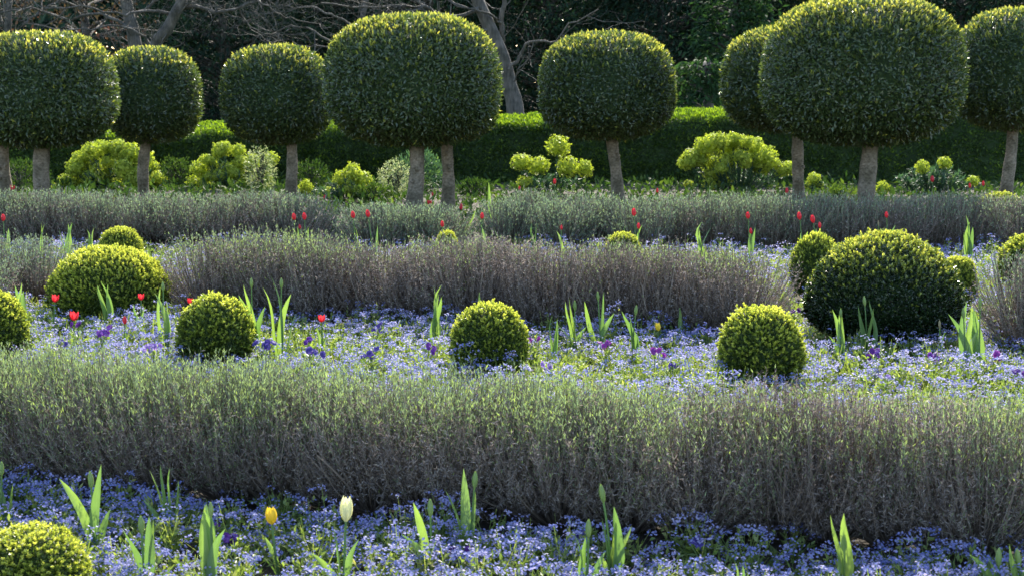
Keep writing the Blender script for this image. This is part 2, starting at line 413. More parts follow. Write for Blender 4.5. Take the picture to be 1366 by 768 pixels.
def build_box():
    mA = box_mesh(.215, .215, .435, 2500, .66, M['box'], 1, .0155, ylo=.45)
    mB = box_mesh(.215, .215, .435, 2500, .70, M['box'], 2, .0155, ylo=.4)
    mC = box_mesh(.222, .222, .435, 2500, .80, M['box'], 3, .0155, ylo=.3)
    box_ball(-10, 43, 386, 8.6, mA, (.22, .44), 'box ball cut by the left picture edge beside forget-me-nots')
    box_ball(286, 51, 391, 8.4, mA, (.22, .44), 'round box ball with darker right side in front of the left tulip leaves')
    box_ball(652, 52, 402, 8.2, mB, (.22, .44), 'round yellow-topped box ball in the middle of the blue flowers')
    box_ball(1017, 58, 406, 8.0, mC, (.23, .44), 'bright lime box ball in front of the biggest dark box dome')
    box_ball(36, 82, 697, 4.5, mC, (.23, .44), 'bright yellow box ball in the bottom left corner, nearest of all')
    box_ball(160, 30, 302, 12.8, mC, (.23, .44), 'small box ball peeping over the wide yellow box mound')
    box_ball(1090, 34, 311, 11.3, mA, (.22, .44), 'dull green box ball just left behind the big dark box dome')
    box_ball(1280, 26, 341, 10.9, mC, (.23, .44), 'yellow box ball mostly hidden behind the right side of the big dark box dome')
    box_ball(1386, 50, 309, 11.6, mB, (.22, .44), 'box mound at the right picture edge above the round grey lavender')
    box_ball(596, 17, 307, 12.7, mC, (.23, .44), 'tip of a yellow box ball behind the middle lavender hedge, the left one of two')
    box_ball(831, 26, 309, 12.6, mC, (.23, .44), 'yellow box ball top showing over the middle lavender hedge under two red tulips')
    box_ball(1335, 36, 257, 15.9, mA, (.22, .44), 'low olive box cushion beside the rightmost laurel stem behind the lavender')
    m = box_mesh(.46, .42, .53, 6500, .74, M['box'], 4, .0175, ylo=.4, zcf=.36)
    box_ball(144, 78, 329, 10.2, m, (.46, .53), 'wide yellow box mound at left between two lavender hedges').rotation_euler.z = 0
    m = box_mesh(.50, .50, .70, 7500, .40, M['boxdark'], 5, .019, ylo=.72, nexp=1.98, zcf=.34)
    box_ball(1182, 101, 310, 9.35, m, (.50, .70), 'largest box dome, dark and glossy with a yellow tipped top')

# ------------------------------------------------------------------ lavender
def lavender_plants(gt, gs, C, Rad, H, nb, nl, LL, LW, green, sw, leggy=0.0):
    """one fan of twigs per centre; green(x, hfrac, tfrac) -> probability that a leaf is living"""
    for (x, y), r, h in zip(C, Rad, H):
        n = nb; pl = rng.normal() * .07; pd = rng.normal() * .08
        s = rng.random(n) ** .8
        prof_s = np.array([0, .28, .5, .62, .75, 1.])
        rho = np.interp(s, prof_s, [.80, .98, 1.0, .93, .72, .03]) * r
        z = np.interp(s, prof_s, [.26 + leggy, .52 + leggy * .5, .76, .90, .985, 1.0]) * h
        a = rng.uniform(0, 2 * math.pi, n)
        lump = 1 + .10 * noise(np.stack([x + np.cos(a) * .4, y + np.sin(a) * .4, z * 2], 1), 4.5)
        dep = 1 - .22 * rng.random(n) ** 2 + .04 * rng.normal(size=n)
        tip = np.stack([x + np.cos(a) * rho * lump * dep, y + np.sin(a) * rho * lump * dep, np.maximum(z * (1 + .045 * rng.normal(size=n)) * (.4 + .6 * np.minimum(dep, 1.02)), .03)], 1)
        bn = np.stack([noise(tip, 4.3), noise(tip + 31, 4.3), .4 * noise(tip + 57, 5)], 1)
        tip = tip + bn * np.array([.055, .04, .03]) * (tip[:, 2:3] / h); tip[:, 2] = np.maximum(tip[:, 2], .02)
        root = np.stack([x + np.cos(a) * r * .22 * rng.random(n), y + np.sin(a) * r * .22 * rng.random(n), np.zeros(n)], 1)
        mid = root + (tip - root) * np.array([.62, .62, .36]) + rng.normal(size=(n, 3)) * .03
        cur = bez(root, mid, tip, 5)
        wd = sw * np.array([1.7, 1.3, 1.0, .8, .5])[None] * rng.uniform(.7, 1.4, (n, 1))
        tubes(gt, cur, wd, 2, np.clip(rng.normal(.5, .2, n), 0, 1), 1)
        t = rng.uniform(.42, 1.0, (n, nl)) ** .8
        t3 = t[..., None]
        P = ((1 - t3) ** 2 * root[:, None] + 2 * t3 * (1 - t3) * mid[:, None] + t3 ** 2 * tip[:, None]).reshape(-1, 3)
        T = nrm((2 * (1 - t3) * (mid - root)[:, None] + 2 * t3 * (tip - mid)[:, None]).reshape(-1, 3))
        m = len(P)
        rd = rdir(m)
        hf = np.repeat(tip[:, 2] / h, nl); tf = t.ravel()
        pr = green(P[:, 0], hf, tf, P)
        patch = np.repeat(.6 * noise(tip, 4.2) + .6 * noise(tip + 9, 11), nl)
        isg = rng.random(m) < np.clip(pr + .34 * patch - .03 + pl, 0, 1)
        ln = LL * rng.uniform(.6, 1.25, m)
        gi = np.where(isg)[0]; di = np.where(~isg)[0]
        leaves(gs, P[gi], nrm(T[gi] + rd[gi] * .75 + UP * .3), rdir(len(gi)) + np.array([0, -.3, .2]), ln[gi], LW * 1.15, np.clip(.35 + .45 * (tf[gi] - .6) + .15 * patch[gi] + rng.normal(size=len(gi)) * .27, 0, 1))
        leaves(gt, P[di], nrm(T[di] * .7 + rd[di] * .9 - UP * .1), rdir(len(di)), ln[di], LW, np.clip(rng.normal(.5 + pd, .2, len(di)) + .22 * np.repeat(noise(tip + 77, 5), nl)[di], 0, 1), 0)

def woody(gt, C, Rad, k, sw):
    """thick bare stems sprawling low at the foot"""
    for (x, y), r in zip(C, Rad):
        a = rng.uniform(0, 6.28, k); ln = r * rng.uniform(.6, 1.05, k)
        root = np.stack([x + .05 * np.cos(a), y + .05 * np.sin(a), np.full(k, .0)], 1)
        tip = np.stack([x + np.cos(a) * ln, y + np.sin(a) * ln, rng.uniform(.08, .3, k)], 1)
        mid = root * .5 + tip * .5 + np.stack([rng.normal(size=k) * .04, rng.normal(size=k) * .04, rng.uniform(-.04, .02, k)], 1)
        tubes(gt, bez(root, mid, tip, 6), sw * np.linspace(1, .35, 6)[None] * rng.uniform(.7, 1.5, (k, 1)), 4, np.clip(rng.normal(.4, .15, k), 0, 1), 1)

def hedge_line(x0, x1, yf, sp, R_, H_, jit=.04):
    xs = np.arange(x0, x1 + .001, sp); n = len(xs)
    C = np.stack([xs + rng.normal(size=n) * jit, yf(xs) + rng.normal(size=n) * jit], 1)
    return C, R_ * rng.uniform(.93, 1.08, n), H_ * rng.uniform(.95, 1.05, n)

def lavender(name, label, C, Rad, H, nb, nl, LL, LW, green, sw, shoot='lav', wk=8, wsw=.006, leggy=0.0, dual=True):
    gt, gs = Geo(), Geo()
    lavender_plants(gt, gs, C, Rad, H, nb, nl, LL, LW, green, sw, leggy)
    woody(gt, C, Rad, wk, wsw)
    base = (float(np.mean(C[:, 0])), float(np.mean(C[:, 1])), 0)
    o = thing(name, label, 'lavender', base, 'clipped lavender hedges')
    part('twigs', gt.mesh('twigs', [M['dead'], M['twig']], shift=base), o)
    part('shoots', gs.mesh('shoots', [M[shoot]], shift=base), o)
    return o

def sstep(a, b, x):
    t = np.clip((x - a) / (b - a), 0, 1); return t * t * (3 - 2 * t)

H1Y = lambda x: 5.54 - .245 * x
H2Y = lambda x: 9.87 - .27 * x
H3Y = lambda x: 14.75 - .05 * x

def build_lavender():
    # front hedge, right across the picture: greener at the left, drier at the right
    def g1(x, hf, tf, P):
        top = sstep(.70, .97, hf) * sstep(.40, .72, tf)
        side = (.10 + .12 * (x < -.9)) * sstep(.55, .9, tf)
        dry = .55 * np.exp(-((x - 1.05) / .45) ** 2) * (hf > .9)
        return np.clip(top * (.80 - dry - .12 * sstep(-.3, 1.2, x)) + side, 0, 1)
    C, Rd, H = hedge_line(-2.9, 2.8, H1Y, .17, .35, .535, .03)
    lavender('lavender_hedge', 'long foreground lavender hedge across the whole picture, dry grey side and green top', C, Rd, H, 600, 24, .0205, .0032, g1, .0014, 'lav', 7, .006)
    # middle row
    def g2(x, hf, tf, P):
        c = np.exp(-((x - .3) / 1.3) ** 2)
        top = sstep(.86 , 1.0, hf) * sstep(.6, .85, tf)
        return np.clip(top * (.85 - .5 * c) + .14 * (1 - c) * sstep(.45, .9, hf), 0, 1)
    C, Rd, H = hedge_line(-2.06, 1.58, H2Y, .22, .40, .585, .03)
    lavender('lavender_hedge', 'long middle lavender hedge with brown bare side and rounded ends', C, Rd, H, 560, 18, .021, .0044, g2, .0022, 'lav', 9, .007)
    def g2l(x, hf, tf, P): return np.clip(.2 + .65 * sstep(.6, .95, hf) * sstep(.4, .8, tf), 0, 1)
    C = np.array([[-3.5, 10.95], [-3.85, 11.0], [-4.2, 11.1], [-4.6, 11.2]]); Rd = np.array([.42, .38, .4, .4]); H = np.array([.50, .52, .52, .52])
    lavender('lavender_hedge', 'leggy grey lavender at left edge with bare forked stems showing', C, Rd, H, 440, 18, .021, .0047, g2l, .0022, 'lavgrey', 16, .012, leggy=.18)
    C = np.array([[-3.70, 10.15], [-4.05, 10.2]]); Rd = np.array([.33, .35]); H = np.array([.50, .50])
    lavender('lavender_bush', 'small grey lavender bush at left edge in front of the leggy one', C, Rd, H, 480, 18, .021, .0047, g2l, .0022, 'lavgrey', 8, .007)
    C, Rd, H = hedge_line(3.14, 4.2, H2Y, .25, .38, .60, .03)
    lavender('lavender_hedge', 'round ended grey lavender at the right edge beside the big box dome', C, Rd, H, 520, 18, .021, .0047, lambda x, hf, tf, P: np.clip(.28 + .5 * sstep(.7, .97, hf) * sstep(.5, .8, tf), 0, 1), .0022, 'lavgrey', 8, .007)
    # back row
    def g3(x, hf, tf, P): return np.clip(.28 + .6 * sstep(.55, .95, hf) * sstep(.4, .8, tf), 0, 1)
    C, Rd, H = hedge_line(-5.9, -2.1, H3Y, .27, .43, .54, .04)
    lavender('lavender_hedge', 'long back lavender hedge at left below the lime euphorbias', C, Rd, H, 430, 15, .025, .0062, g3, .003, 'lavgrey', 6, .008)
    C, Rd, H = hedge_line(-1.42, -.55, lambda x: 14.35 + 0 * x, .25, .38, .46, .04)
    lavender('lavender_hedge', 'low blue-grey lavender in tree shade below the two laurel stems', C, Rd, H, 500, 16, .024, .0062, lambda x, hf, tf, P: np.clip(.55 + .4 * hf, 0, 1), .003, 'lavgrey', 4, .008)
    C, Rd, H = hedge_line(-.08, 1.4, lambda x: 14.65 + .12 * np.sin(x * 9), .26, .38, .53, .06)
    H = H * np.array([.9, 1.02, .93, 1.04, .98, 1.0][:len(H)])
    lavender('lavender_hedge', 'lumpy silver-green lavender mounds in the back row right of centre', C, Rd, H, 540, 16, .024, .0062, lambda x, hf, tf, P: np.clip(.6 + .4 * hf, 0, 1), .003, 'lavgrey', 4, .008)
    C, Rd, H = hedge_line(1.66, 6.0, lambda x: 14.75 - .05 * x, .27, .43, .54, .04)
    def g3d(x, hf, tf, P): return np.clip(.5 - .3 * sstep(3, 4.2, x) + .45 * sstep(.6, .95, hf) * sstep(.4, .8, tf), 0, 1)
    lavender('lavender_hedge', 'long back lavender hedge at right, turning from green to mauve grey', C, Rd, H, 430, 15, .025, .0062, g3d, .003, 'lavgrey', 6, .008)

# ------------------------------------------------------------------ forget-me-nots
def forget_bed(name, label, C, hgt, nst, nlf, nfl, fr, Lf, density=None, bloom=.54):
    g = Geo()
    n = len(C)
    hh = hgt * rng.uniform(.65, 1.2, n) * (1 + .3 * noise(np.c_[C, np.zeros(n)], 3))
    ss = np.repeat(np.arange(n), nst); m = len(ss)
    a = rng.uniform(0, 6.28, m); q = np.sqrt(rng.random(m))
    rr = .135 * q
    root = np.c_[C[ss] + .02 * rng.normal(size=(m, 2)), np.zeros(m)]
    tip = np.c_[C[ss, 0] + np.cos(a) * rr, C[ss, 1] + np.sin(a) * rr, hh[ss] * (1 - .55 * q ** 2) * rng.uniform(.8, 1.15, m)]
    mid = root * .4 + tip * .6; mid[:, 2] = tip[:, 2] * .45
    cur = bez(root, mid, tip, 4)
    tubes(g, cur, np.array([.0018, .0015, .0012, .0009])[None] * (fr / .0042) ** .6, 2, rng.uniform(.3, .9, m), 0)
    cl = rng.uniform(0, 1, n)                     # some clumps paler or yellower
    t = rng.uniform(.08, .85, (m, nlf)); t3 = t[..., None]
    P = ((1 - t3) ** 2 * root[:, None] + 2 * t3 * (1 - t3) * mid[:, None] + t3 ** 2 * tip[:, None]).reshape(-1, 3)
    k = len(P); out = np.c_[np.repeat(np.c_[np.cos(a), np.sin(a)], nlf, 0), np.zeros(k)]
    lt = t.ravel()
    leaves(g, P, out * .6 + rdir(k) * .7 + UP * .45, UP + rdir(k) * .8, Lf * rng.uniform(.6, 1.2, k) * (1.15 - .6 * lt), Lf * .27 * rng.uniform(.8, 1.2, k), np.clip(.36 + .4 * np.repeat(cl[ss], nlf) + .25 * (lt - .4) + rng.normal(size=k) * .13, 0, 1), 0)
    # flower cymes
    cb = np.clip(bloom + .7 * noise(np.c_[C, np.zeros(n)], 2.6), .05, .95)
    fl = rng.random(m) < cb[ss]
    if density is not None: fl &= rng.random(m) < density(tip)
    ti = np.where(fl)[0]; kk = len(ti) * nfl
    sp = fr * 2.3
    P = np.repeat(tip[ti], nfl, 0) + rng.normal(size=(kk, 3)) * np.array([sp, sp, sp * .45])
    N = UP * .75 + rdir(kk) * .65
    D = np.cross(N, rdir(kk))
    tone = np.clip(.45 + .2 * noise(np.c_[C[ss[ti]], np.zeros(len(ti))], 1.6) + rng.normal(size=len(ti)) * .12, 0, 1)
    S = fr * rng.uniform(.75, 1.2, kk)
    inst(g, FLW_V, FLW_F, P, D, N, S, np.clip(np.repeat(tone, nfl) + rng.normal(size=kk) * .15, 0, 1), 1)
    o = setting(part(name, g.mesh(name, [M['fmn'], M['blue']])), label, 'flowers', 'stuff')
    return o

def scatter(xf, y0f, y1f, ymin, ymax, sp, keep=None):
    pts = []
    for y in np.arange(ymin, ymax, sp):
        w = xf(y)
        xs = np.arange(-w, w, sp)
        p = np.stack([xs, np.full(len(xs), y)], 1) + rng.uniform(-.5, .5, (len(xs), 2)) * sp
        pts.append(p[(p[:, 1] > y0f(p[:, 0])) & (p[:, 1] < y1f(p[:, 0]))])
    p = np.concatenate(pts)
    if keep is not None: p = p[keep(p)]
    return p

BOXES = [(286, 8.4, .22), (652, 8.2, .22), (1017, 8.0, .24), (-10, 8.6, .2), (36, 4.5, .2), (147, 10.2, .44), (1182, 9.35, .42)]
def off_box(p):
    ok = np.ones(len(p), bool)
    for px, Y, r in BOXES:
        x = gx(px, Y); ok &= np.hypot(p[:, 0] - x, p[:, 1] - Y) > r * .92
    return ok

def build_beds():
    def k1(p):
        gap = (p[:, 1] > H1Y(p[:, 0]) - .36 - .08 * sstep(.1, .9, p[:, 0])) & (rng.random(len(p)) < .5)
        return off_box(p) & ~gap & (noise(np.c_[p, 0 * p[:, 0]], 4) > -.75)
    C = scatter(lambda y: .36 * y + .5, lambda x: 0 * x + 3.9, lambda x: H1Y(x) - .24, 3.9, 6.6, .125, k1)
    forget_bed('forget_me_nots', 'blue forget-me-nots carpeting the front bed below the long foreground lavender', C, .145, 19, 5, 12, .0047, .042, bloom=.84)
    C = scatter(lambda y: .36 * y + .5, lambda x: H1Y(x) + .25, lambda x: H2Y(x) - .24 + .7 * ((x > 1.75) & (x < 3.0) | (x < -2.45) & (x > -3.1)), 5.6, 11.8, .14, off_box)
    dens = lambda t: .35 + .65 * sstep(.35, 1.3, t[:, 1] - H1Y(t[:, 0]))
    forget_bed('forget_me_nots', 'lilac-blue forget-me-nots filling the bed between front and middle lavender hedges', C, .17, 16, 6, 11, .0056, .044, dens)
    C = scatter(lambda y: .36 * y + .5, lambda x: H2Y(x) + .4, lambda x: H3Y(x) - .35, 9.5, 15.8, .2)
    forget_bed('forget_me_nots', 'distant forget-me-nots between the middle and back lavender hedges', C, .17, 13, 6, 7, .0070, .05)

# ------------------------------------------------------------------ tulips
def strap(g, base, tip, width, bow=.25, twist=0., tint=.5):
    """a channelled tulip leaf from base to tip"""
    K = 9; base = np.asarray(base, float); tip = np.asarray(tip, float)
    d = tip - base; h = np.array([d[0], d[1], 0])
    mid = base + h * bow + np.array([0, 0, d[2] * .55])
    c = bez(base[None], mid[None], tip[None], K)[0]
    T = nrm(np.gradient(c, axis=0))
    hd = nrm(h + np.array([1e-4, 2e-4, 0]))
    side = nrm(np.cross(T, np.broadcast_to(hd + np.array([0, 0, .35]), T.shape)))
    vs_ = nrm(np.cross(T, np.broadcast_to(np.array([.1, 1., .1]), T.shape))); vs_ *= np.sign((vs_ * side).sum(1, keepdims=True) + 1e-6)
    side = nrm(side * .45 + vs_ * .75)
    if np.linalg.norm(h) < .02: side = np.broadcast_to(np.array([1., 0, 0]), T.shape)
    ang = twist + np.linspace(0, .5, K) * np.sign(twist + .01)
    s0 = np.linspace(0, 1, K); L0 = np.linalg.norm(d)
    c = c + side * (L0 * rng.normal() * .045 * np.sin(s0 * math.pi * rng.uniform(.9, 1.9)))[:, None] + nrm(np.array([rng.normal(), rng.normal() - .3, 0]))[None] * (L0 * rng.uniform(0, .10) * np.maximum(0, s0 - .6) ** 2 * 6)[:, None]
    T = nrm(np.gradient(c, axis=0))
    Nn = nrm(np.cross(side, T))
    side2 = side * np.cos(ang)[:, None] + Nn * np.sin(ang)[:, None]; N2 = np.cross(side2, T)
    s = np.linspace(0, 1, K)
    w = width * np.interp(s, [0, .15, .4, .7, .9, 1], [.45, .75, 1, .8, .38, .02])
    wav = .12 * np.sin(s * 9 + tint * 20)
    rows = []
    for u, lift in ((-1, .42), (-.5, .14), (0, 0), (.5, .14), (1, .42)):
        rows.append(c + side2 * (w * .5 * u)[:, None] + N2 * (w * .5 * (lift + wav * u))[:, None])
    v = np.stack(rows, 1).reshape(-1, 3); i = np.arange(K * 5).reshape(K, 5)
    f = np.stack([i[:-1, :-1], i[:-1, 1:], i[1:, 1:], i[1:, :-1]], -1).reshape(-1, 4)
    g.add(v, f, tint)

def petal_flower(g, base, axis, L, Wd, opening, n=6, tint=.5, pointed=.4):
    """cup of n petals; opening 0 closed bud .. 1 flared"""
    axis = nrm(np.asarray(axis, float)); ref = nrm(np.cross(axis, [.3, 1, .2])); ref2 = np.cross(axis, ref)
    K = 7; s = np.linspace(0, 1, K)
    for k in range(n):
        a = k * 2 * math.pi / n + (.25 if k % 2 else 0); inner = .86 if k % 2 else 1.
        rad = ref * math.cos(a) + ref2 * math.sin(a); tan = np.cross(axis, rad)
        prof = Wd * .5 * inner * np.interp(s, [0, .12, .4, .75, 1], [.12, .62, 1.0, .78 + .35 * opening, .12 + 1.15 * opening])
        hgt = L * s * (1 - .12 * opening * s) * (1 - .03 * (k % 3))
        pw = Wd * .62 * np.interp(s, [0, .15, .45, .75, .92, 1], [.25, .7, 1.0, .82, .45 + .2 * (1 - pointed), .06])
        rows = []
        for u in (-1, -.5, 0, .5, 1):
            back = -.30 * (u * u) * pw
            rows.append(base + axis * (hgt - .03 * L * u * u)[:, None] + rad * (prof + back * (1 - opening * .5))[:, None] + tan * (pw * .5 * u)[:, None])
        v = np.stack(rows, 1).reshape(-1, 3); i = np.arange(K * 5).reshape(K, 5)
        f = np.stack([i[:-1, :-1], i[:-1, 1:], i[1:, 1:], i[1:, :-1]], -1).reshape(-1, 4)
        g.add(v, f, np.clip(tint + rng.normal() * .15, 0, 1))

def tulip(px, tip_y, Y, kind, label, lvs=(), fx=None, size=1.0, opening=None, group='tulips in the beds', wpx=None, base_px=None):
    """px: column of the stem's foot; fx: column of the flower; lvs: (column, row) of leaf tips"""
    fx = px if fx is None else fx
    bx = gx(px if base_px is None else base_px, Y); base = np.array([bx, Y, 0.])
    o = thing('tulip', label, 'tulip', base, group)
    loc = lambda p: np.asarray(p) - base
    sc = Y / F
    if kind != 'leaves':
        top = loc(at(fx, tip_y, Y))
        L, Wd, op, m = {'bud': (.064, .023, 0., 'bud'), 'pale': (.055, .017, 0., 'paleb'), 'red': (.066, .040, .12, 'red'), 'open': (.056, .044, .85, 'red'),
                        'yellow': (.064, .044, .30, 'yellow'), 'white': (.088, .046, .34, 'white'), 'redbud': (.045, .026, 0., 'red')}[kind]
        if opening is not None: op = opening
        L *= size; Wd *= size
        neck = top - np.array([0, 0, L]); neck[0] *= .96
        mid = neck * np.array([.35, .5, .55]) + np.array([rng.normal() * .004, 0, 0])
        c = bez(np.zeros((1, 3)), mid[None], neck[None], 8)
        g = Geo(); tubes(g, c, np.linspace(.0048, .0036, 8)[None] * max(1, .8 * size), 7, .35)
        part('stem', g.mesh('stem', M['tulipleaf'], True), o)
        g = Geo(); petal_flower(g, neck, c[0, -1] - c[0, -2], L, Wd, op, 6, .5, .6 if kind in ('open', 'white') else .3)
        part('flower' if kind not in ('bud', 'pale') else 'bud', g.mesh('flower', M[m], True), o)
    for i, (lx, ly) in enumerate(lvs):
        g = Geo()
        yy = rng.uniform(-.035, .035)
        tp = loc(at(lx, ly, Y + yy))
        ln = np.linalg.norm(tp)
        w = (wpx * sc if wpx else np.clip(.105 * ln + .006, .015, .038)) * rng.uniform(.85, 1.2)
        strap(g, (rng.normal() * .006, rng.normal() * .006, 0), tp, w, rng.uniform(.02, .34), rng.uniform(-.9, .9), rng.uniform(.2, .9))
        part('leaf', g.mesh('leaf', M['tulipleaf'], True), o)
    return o

def build_tulips():
    yg = lambda row: ground(CX, row)[1]
    t = tulip
    # ---- front bed
    t(6, 614, yg(715), 'bud', 'budding tulip cut by the left edge above the corner box ball', [(0, 640), (17, 645), (-12, 650)], fx=1, size=.9)
    t(129, 627, yg(742), 'bud', 'tulip bud with wide splayed leaves above and right of the corner box ball', [(85, 638), (136, 619), (150, 680)], fx=121, base_px=127)
    t(229, 640, yg(722), 'leaves', 'clump of upright tulip leaves against the shaded foot of the front lavender at left', [(202, 627), (212, 618), (222, 622), (190, 668), (238, 640)])
    t(196, 686, yg(800), 'bud', 'low green tulip bud right of the corner box ball, leaves cut by the bottom edge', [(164, 705), (198, 688), (204, 690), (230, 752)], fx=188)
    t(284, 668, yg(805), 'bud', 'tightly folded tulip leaves around a hidden bud left of the yellow tulip', [(268, 675), (276, 678), (285, 672), (291, 705)], fx=281, size=.8)
    t(372, 674, yg(768), 'yellow', 'tulip with rich yellow cup in the front bed beside the cream one', [(352, 715), (345, 738), (383, 738)], fx=362, size=.98)
    t(458, 659, yg(792), 'white', 'cream white tulip with ragged cup in the front bed', [(408, 738), (446, 700), (474, 720)], fx=461)
    t(577, 664, yg(775), 'bud', 'tulip bud with one pale upright leaf right of the cream tulip', [(553, 668), (541, 711), (560, 742)], fx=574)
    t(625, 627, yg(750), 'bud', 'tall tulip bud with overlapping leaves against the front lavender near centre', [(598, 650), (619, 624), (606, 700), (633, 655)], fx=633)
    t(783, 691, yg(810), 'bud', 'shorter of two neighbouring tulip buds right of centre in the front bed', [(769, 712), (790, 715), (805, 735)], fx=785)
    t(816, 644, yg(790), 'bud', 'tallest front tulip bud with curled split leaves right of centre', [(804, 690), (814, 675), (838, 700), (822, 690), (800, 742)], fx=805)
    t(1124, 706, yg(800), 'bud', 'tulip bud sheathed in tall leaves on dark soil at right of the front bed', [(1111, 686), (1128, 684), (1113, 738), (1150, 765)], fx=1127)
    t(985, 750, yg(830), 'leaves', 'tulip leaf tips just showing at the bottom edge right of centre', [(982, 751), (991, 753), (999, 762)])
    t(1334, 729, yg(812), 'bud', 'left of two tulip buds in the bottom right corner', [(1297, 738), (1322, 742)], fx=1333)
    t(1363, 730, yg(815), 'bud', 'right of two tulip buds in the bottom right corner, cut by the edge', [(1341, 726), (1352, 745), (1372, 740)], fx=1361)
    # ---- middle bed
    t(27, 385, 9.6, 'leaves', 'tulip leaves right behind the box ball at the left edge', [(20, 380), (28, 377), (32, 388)])
    t(141, 376, 9.6, 'leaves', 'spear of tulip leaves in front of the wide yellow box mound', [(133, 380), (140, 374), (145, 378), (136, 386)])
    t(222, 375, 8.9, 'bud', 'leaning tulip bud between the yellow box mound and the middle lavender', [(209, 382), (213, 390), (226, 400)], fx=217)
    t(341, 370, 8.9, 'bud', 'tulip bud with a broad lower leaf just right of the left box ball', [(322, 393), (330, 380), (352, 408)], fx=335)
    t(378, 370, 8.5, 'bud', 'tallest middle bed tulip bud standing right of the left box ball', [(351, 383), (370, 366), (396, 418), (388, 392)], fx=375)
    t(71, 391, 9.35, 'open', 'red tulip blown open in front of the yellow box mound, nearer the left edge', [(66, 410)], fx=73)
    t(100, 413, 8.85, 'open', 'crimson-pink split tulip standing over a purple viola at left', [(95, 432)], fx=98, size=1.15)
    t(188, 390, 9.35, 'open', 'open red tulip in front of the yellow box mound, the right one of the pair', [(180, 405), (194, 408)], fx=188, size=.85)
    t(166, 421, 8.8, 'redbud', 'small closed red tulip low among the forget-me-nots at left', [(170, 435)], fx=166, size=1.1)
    t(252, 396, 9.6, 'open', 'pink-red tulip peeping over the top left of the left box ball', [(247, 410)], fx=253, size=.8)
    t(430, 418, 8.7, 'open', 'single red flared tulip among forget-me-nots right of the left box ball', [(422, 436), (438, 436)], fx=429, size=.9)
    t(583, 384, 9.0, 'leaves', 'bright upright tulip leaves left of the central box ball', [(578, 381), (584, 381), (588, 395), (577, 392)])
    t(641, 388, 9.3, 'leaves', 'single leaf tip sticking up behind the central box ball', [(641, 389), (646, 398)])
    t(738, 420, 8.5, 'leaves', 'thin tulip leaves just right of the central box ball', [(733, 419), (741, 424), (745, 430)])
    t(766, 400, 8.9, 'bud', 'tulip bud with a drooping leaf right of the central box ball', [(754, 402), (760, 398), (744, 425), (785, 435)], fx=767)
    t(801, 388, 8.9, 'bud', 'tulip with forked leaves and tall narrow bud before the middle lavender', [(778, 402), (803, 390), (814, 417)], fx=798, size=.9)
    t(843, 406, 8.5, 'bud', 'tulip bud between forked leaves tulip and the small yellow tulip', [(837, 413), (853, 444), (842, 420)], fx=848)
    t(879, 429, 8.9, 'yellow', 'small yellow tulip low in the middle bed left of the bright lime ball', [(884, 446)], fx=878, size=.85)
    t(907, 410, 9.2, 'leaves', 'single narrow leaf blade by the small yellow tulip', [(908, 409), (904, 420)])
    t(1120, 411, 8.5, 'bud', 'narrow tulip bud left of the forked bud before the dark box dome', [(1113, 412), (1123, 410), (1108, 447)], fx=1122, size=.9)
    t(1157, 394, 8.75, 'bud', 'tall tulip bud with wide leaves before the dark box dome', [(1142, 407), (1166, 401), (1146, 440), (1162, 410)], fx=1154)
    t(1254, 426, 8.5, 'pale', 'brownish dry tulip bud right of the dark box dome foot', [(1265, 442)], fx=1254)
    t(1288, 410, 8.3, 'bud', 'left tulip of the leafy pair beside the right edge lavender', [(1268, 418), (1294, 408), (1285, 402), (1305, 440)], fx=1286)
    t(1306, 395, 8.35, 'bud', 'right tulip of the leafy pair, its bud higher than the leaves', [(1299, 410), (1297, 425), (1304, 415)], fx=1308)
    t(1053, 385, 10.2, 'pale', 'thin brown dry tulip stem behind the bright lime box ball', [], fx=1052, size=.8)
    # ---- between middle and back hedges
    g3 = 'tulips behind the middle lavender hedge'
    def far(px, y, Y, kind, label, lv=(), fx=None, size=1.0): return tulip(px, y, Y, kind, label, lv, fx=fx, size=size, group=g3)
    far(9, 285, 13.0, 'red', 'red tulip at the left edge above the leggy lavender', [(14, 305)], 4)
    far(55, 298, 13.2, 'leaves', 'dull leaf spear at left in front of the back lavender', [(52, 297), (57, 299)])
    far(90, 300, 13.0, 'leaves', 'forked tulip leaves left of the small far box ball, the left clump', [(80, 305), (91, 298), (96, 297)])
    far(119, 304, 13.0, 'leaves', 'forked tulip leaves left of the small far box ball, the right clump', [(115, 306), (122, 303), (124, 310)])
    far(395, 284, 13.4, 'red', 'left of two red tulips side by side over the middle lavender left of centre', [(397, 302)], 392)
    far(409, 283, 13.3, 'red', 'right of two red tulips side by side over the middle lavender left of centre', [(412, 303)], 406, 1.05)
    far(401, 299, 13.2, 'redbud', 'low red tulip tip below the pair over the middle lavender', [], 400)
    far(475, 281, 13.3, 'red', 'left of two tall red tulips before the shaded blue-grey lavender', [(478, 302)], 471, 1.05)
    far(499, 279, 13.2, 'red', 'right of two tall red tulips before the shaded blue-grey lavender', [(504, 300)], 491, 1.1)
    far(592, 294, 13.2, 'red', 'red tulip rising from the small yellow box tip', [(596, 302)], 590, .9)
    far(643, 283, 13.4, 'red', 'lone red tulip left of the lumpy silver lavender mounds', [(648, 300)], 643, .95)
    far(748, 300, 13.0, 'redbud', 'faint pinkish bud before the lumpy silver lavender mounds', [(745, 308)], 749)
    far(711, 290, 13.2, 'pale', 'pale bud with green leaf before the lumpy silver lavender mounds', [(716, 299), (709, 302)], 709)
    far(849, 277, 13.2, 'red', 'upper red tulip over the yellow box ball top right of centre', [(853, 300)], 846, 1.15)
    far(852, 297, 13.0, 'red', 'lower red tulip beside the yellow box ball top right of centre', [], 852, .85)
    far(833, 295, 13.2, 'pale', 'faded pink bud left of the pair of tulips over the yellow box top', [], 833, .9)
    far(1001, 282, 13.3, 'red', 'taller of two red tulips stacked at the right end of the middle lavender', [(1000, 305), (1006, 303)], 998)
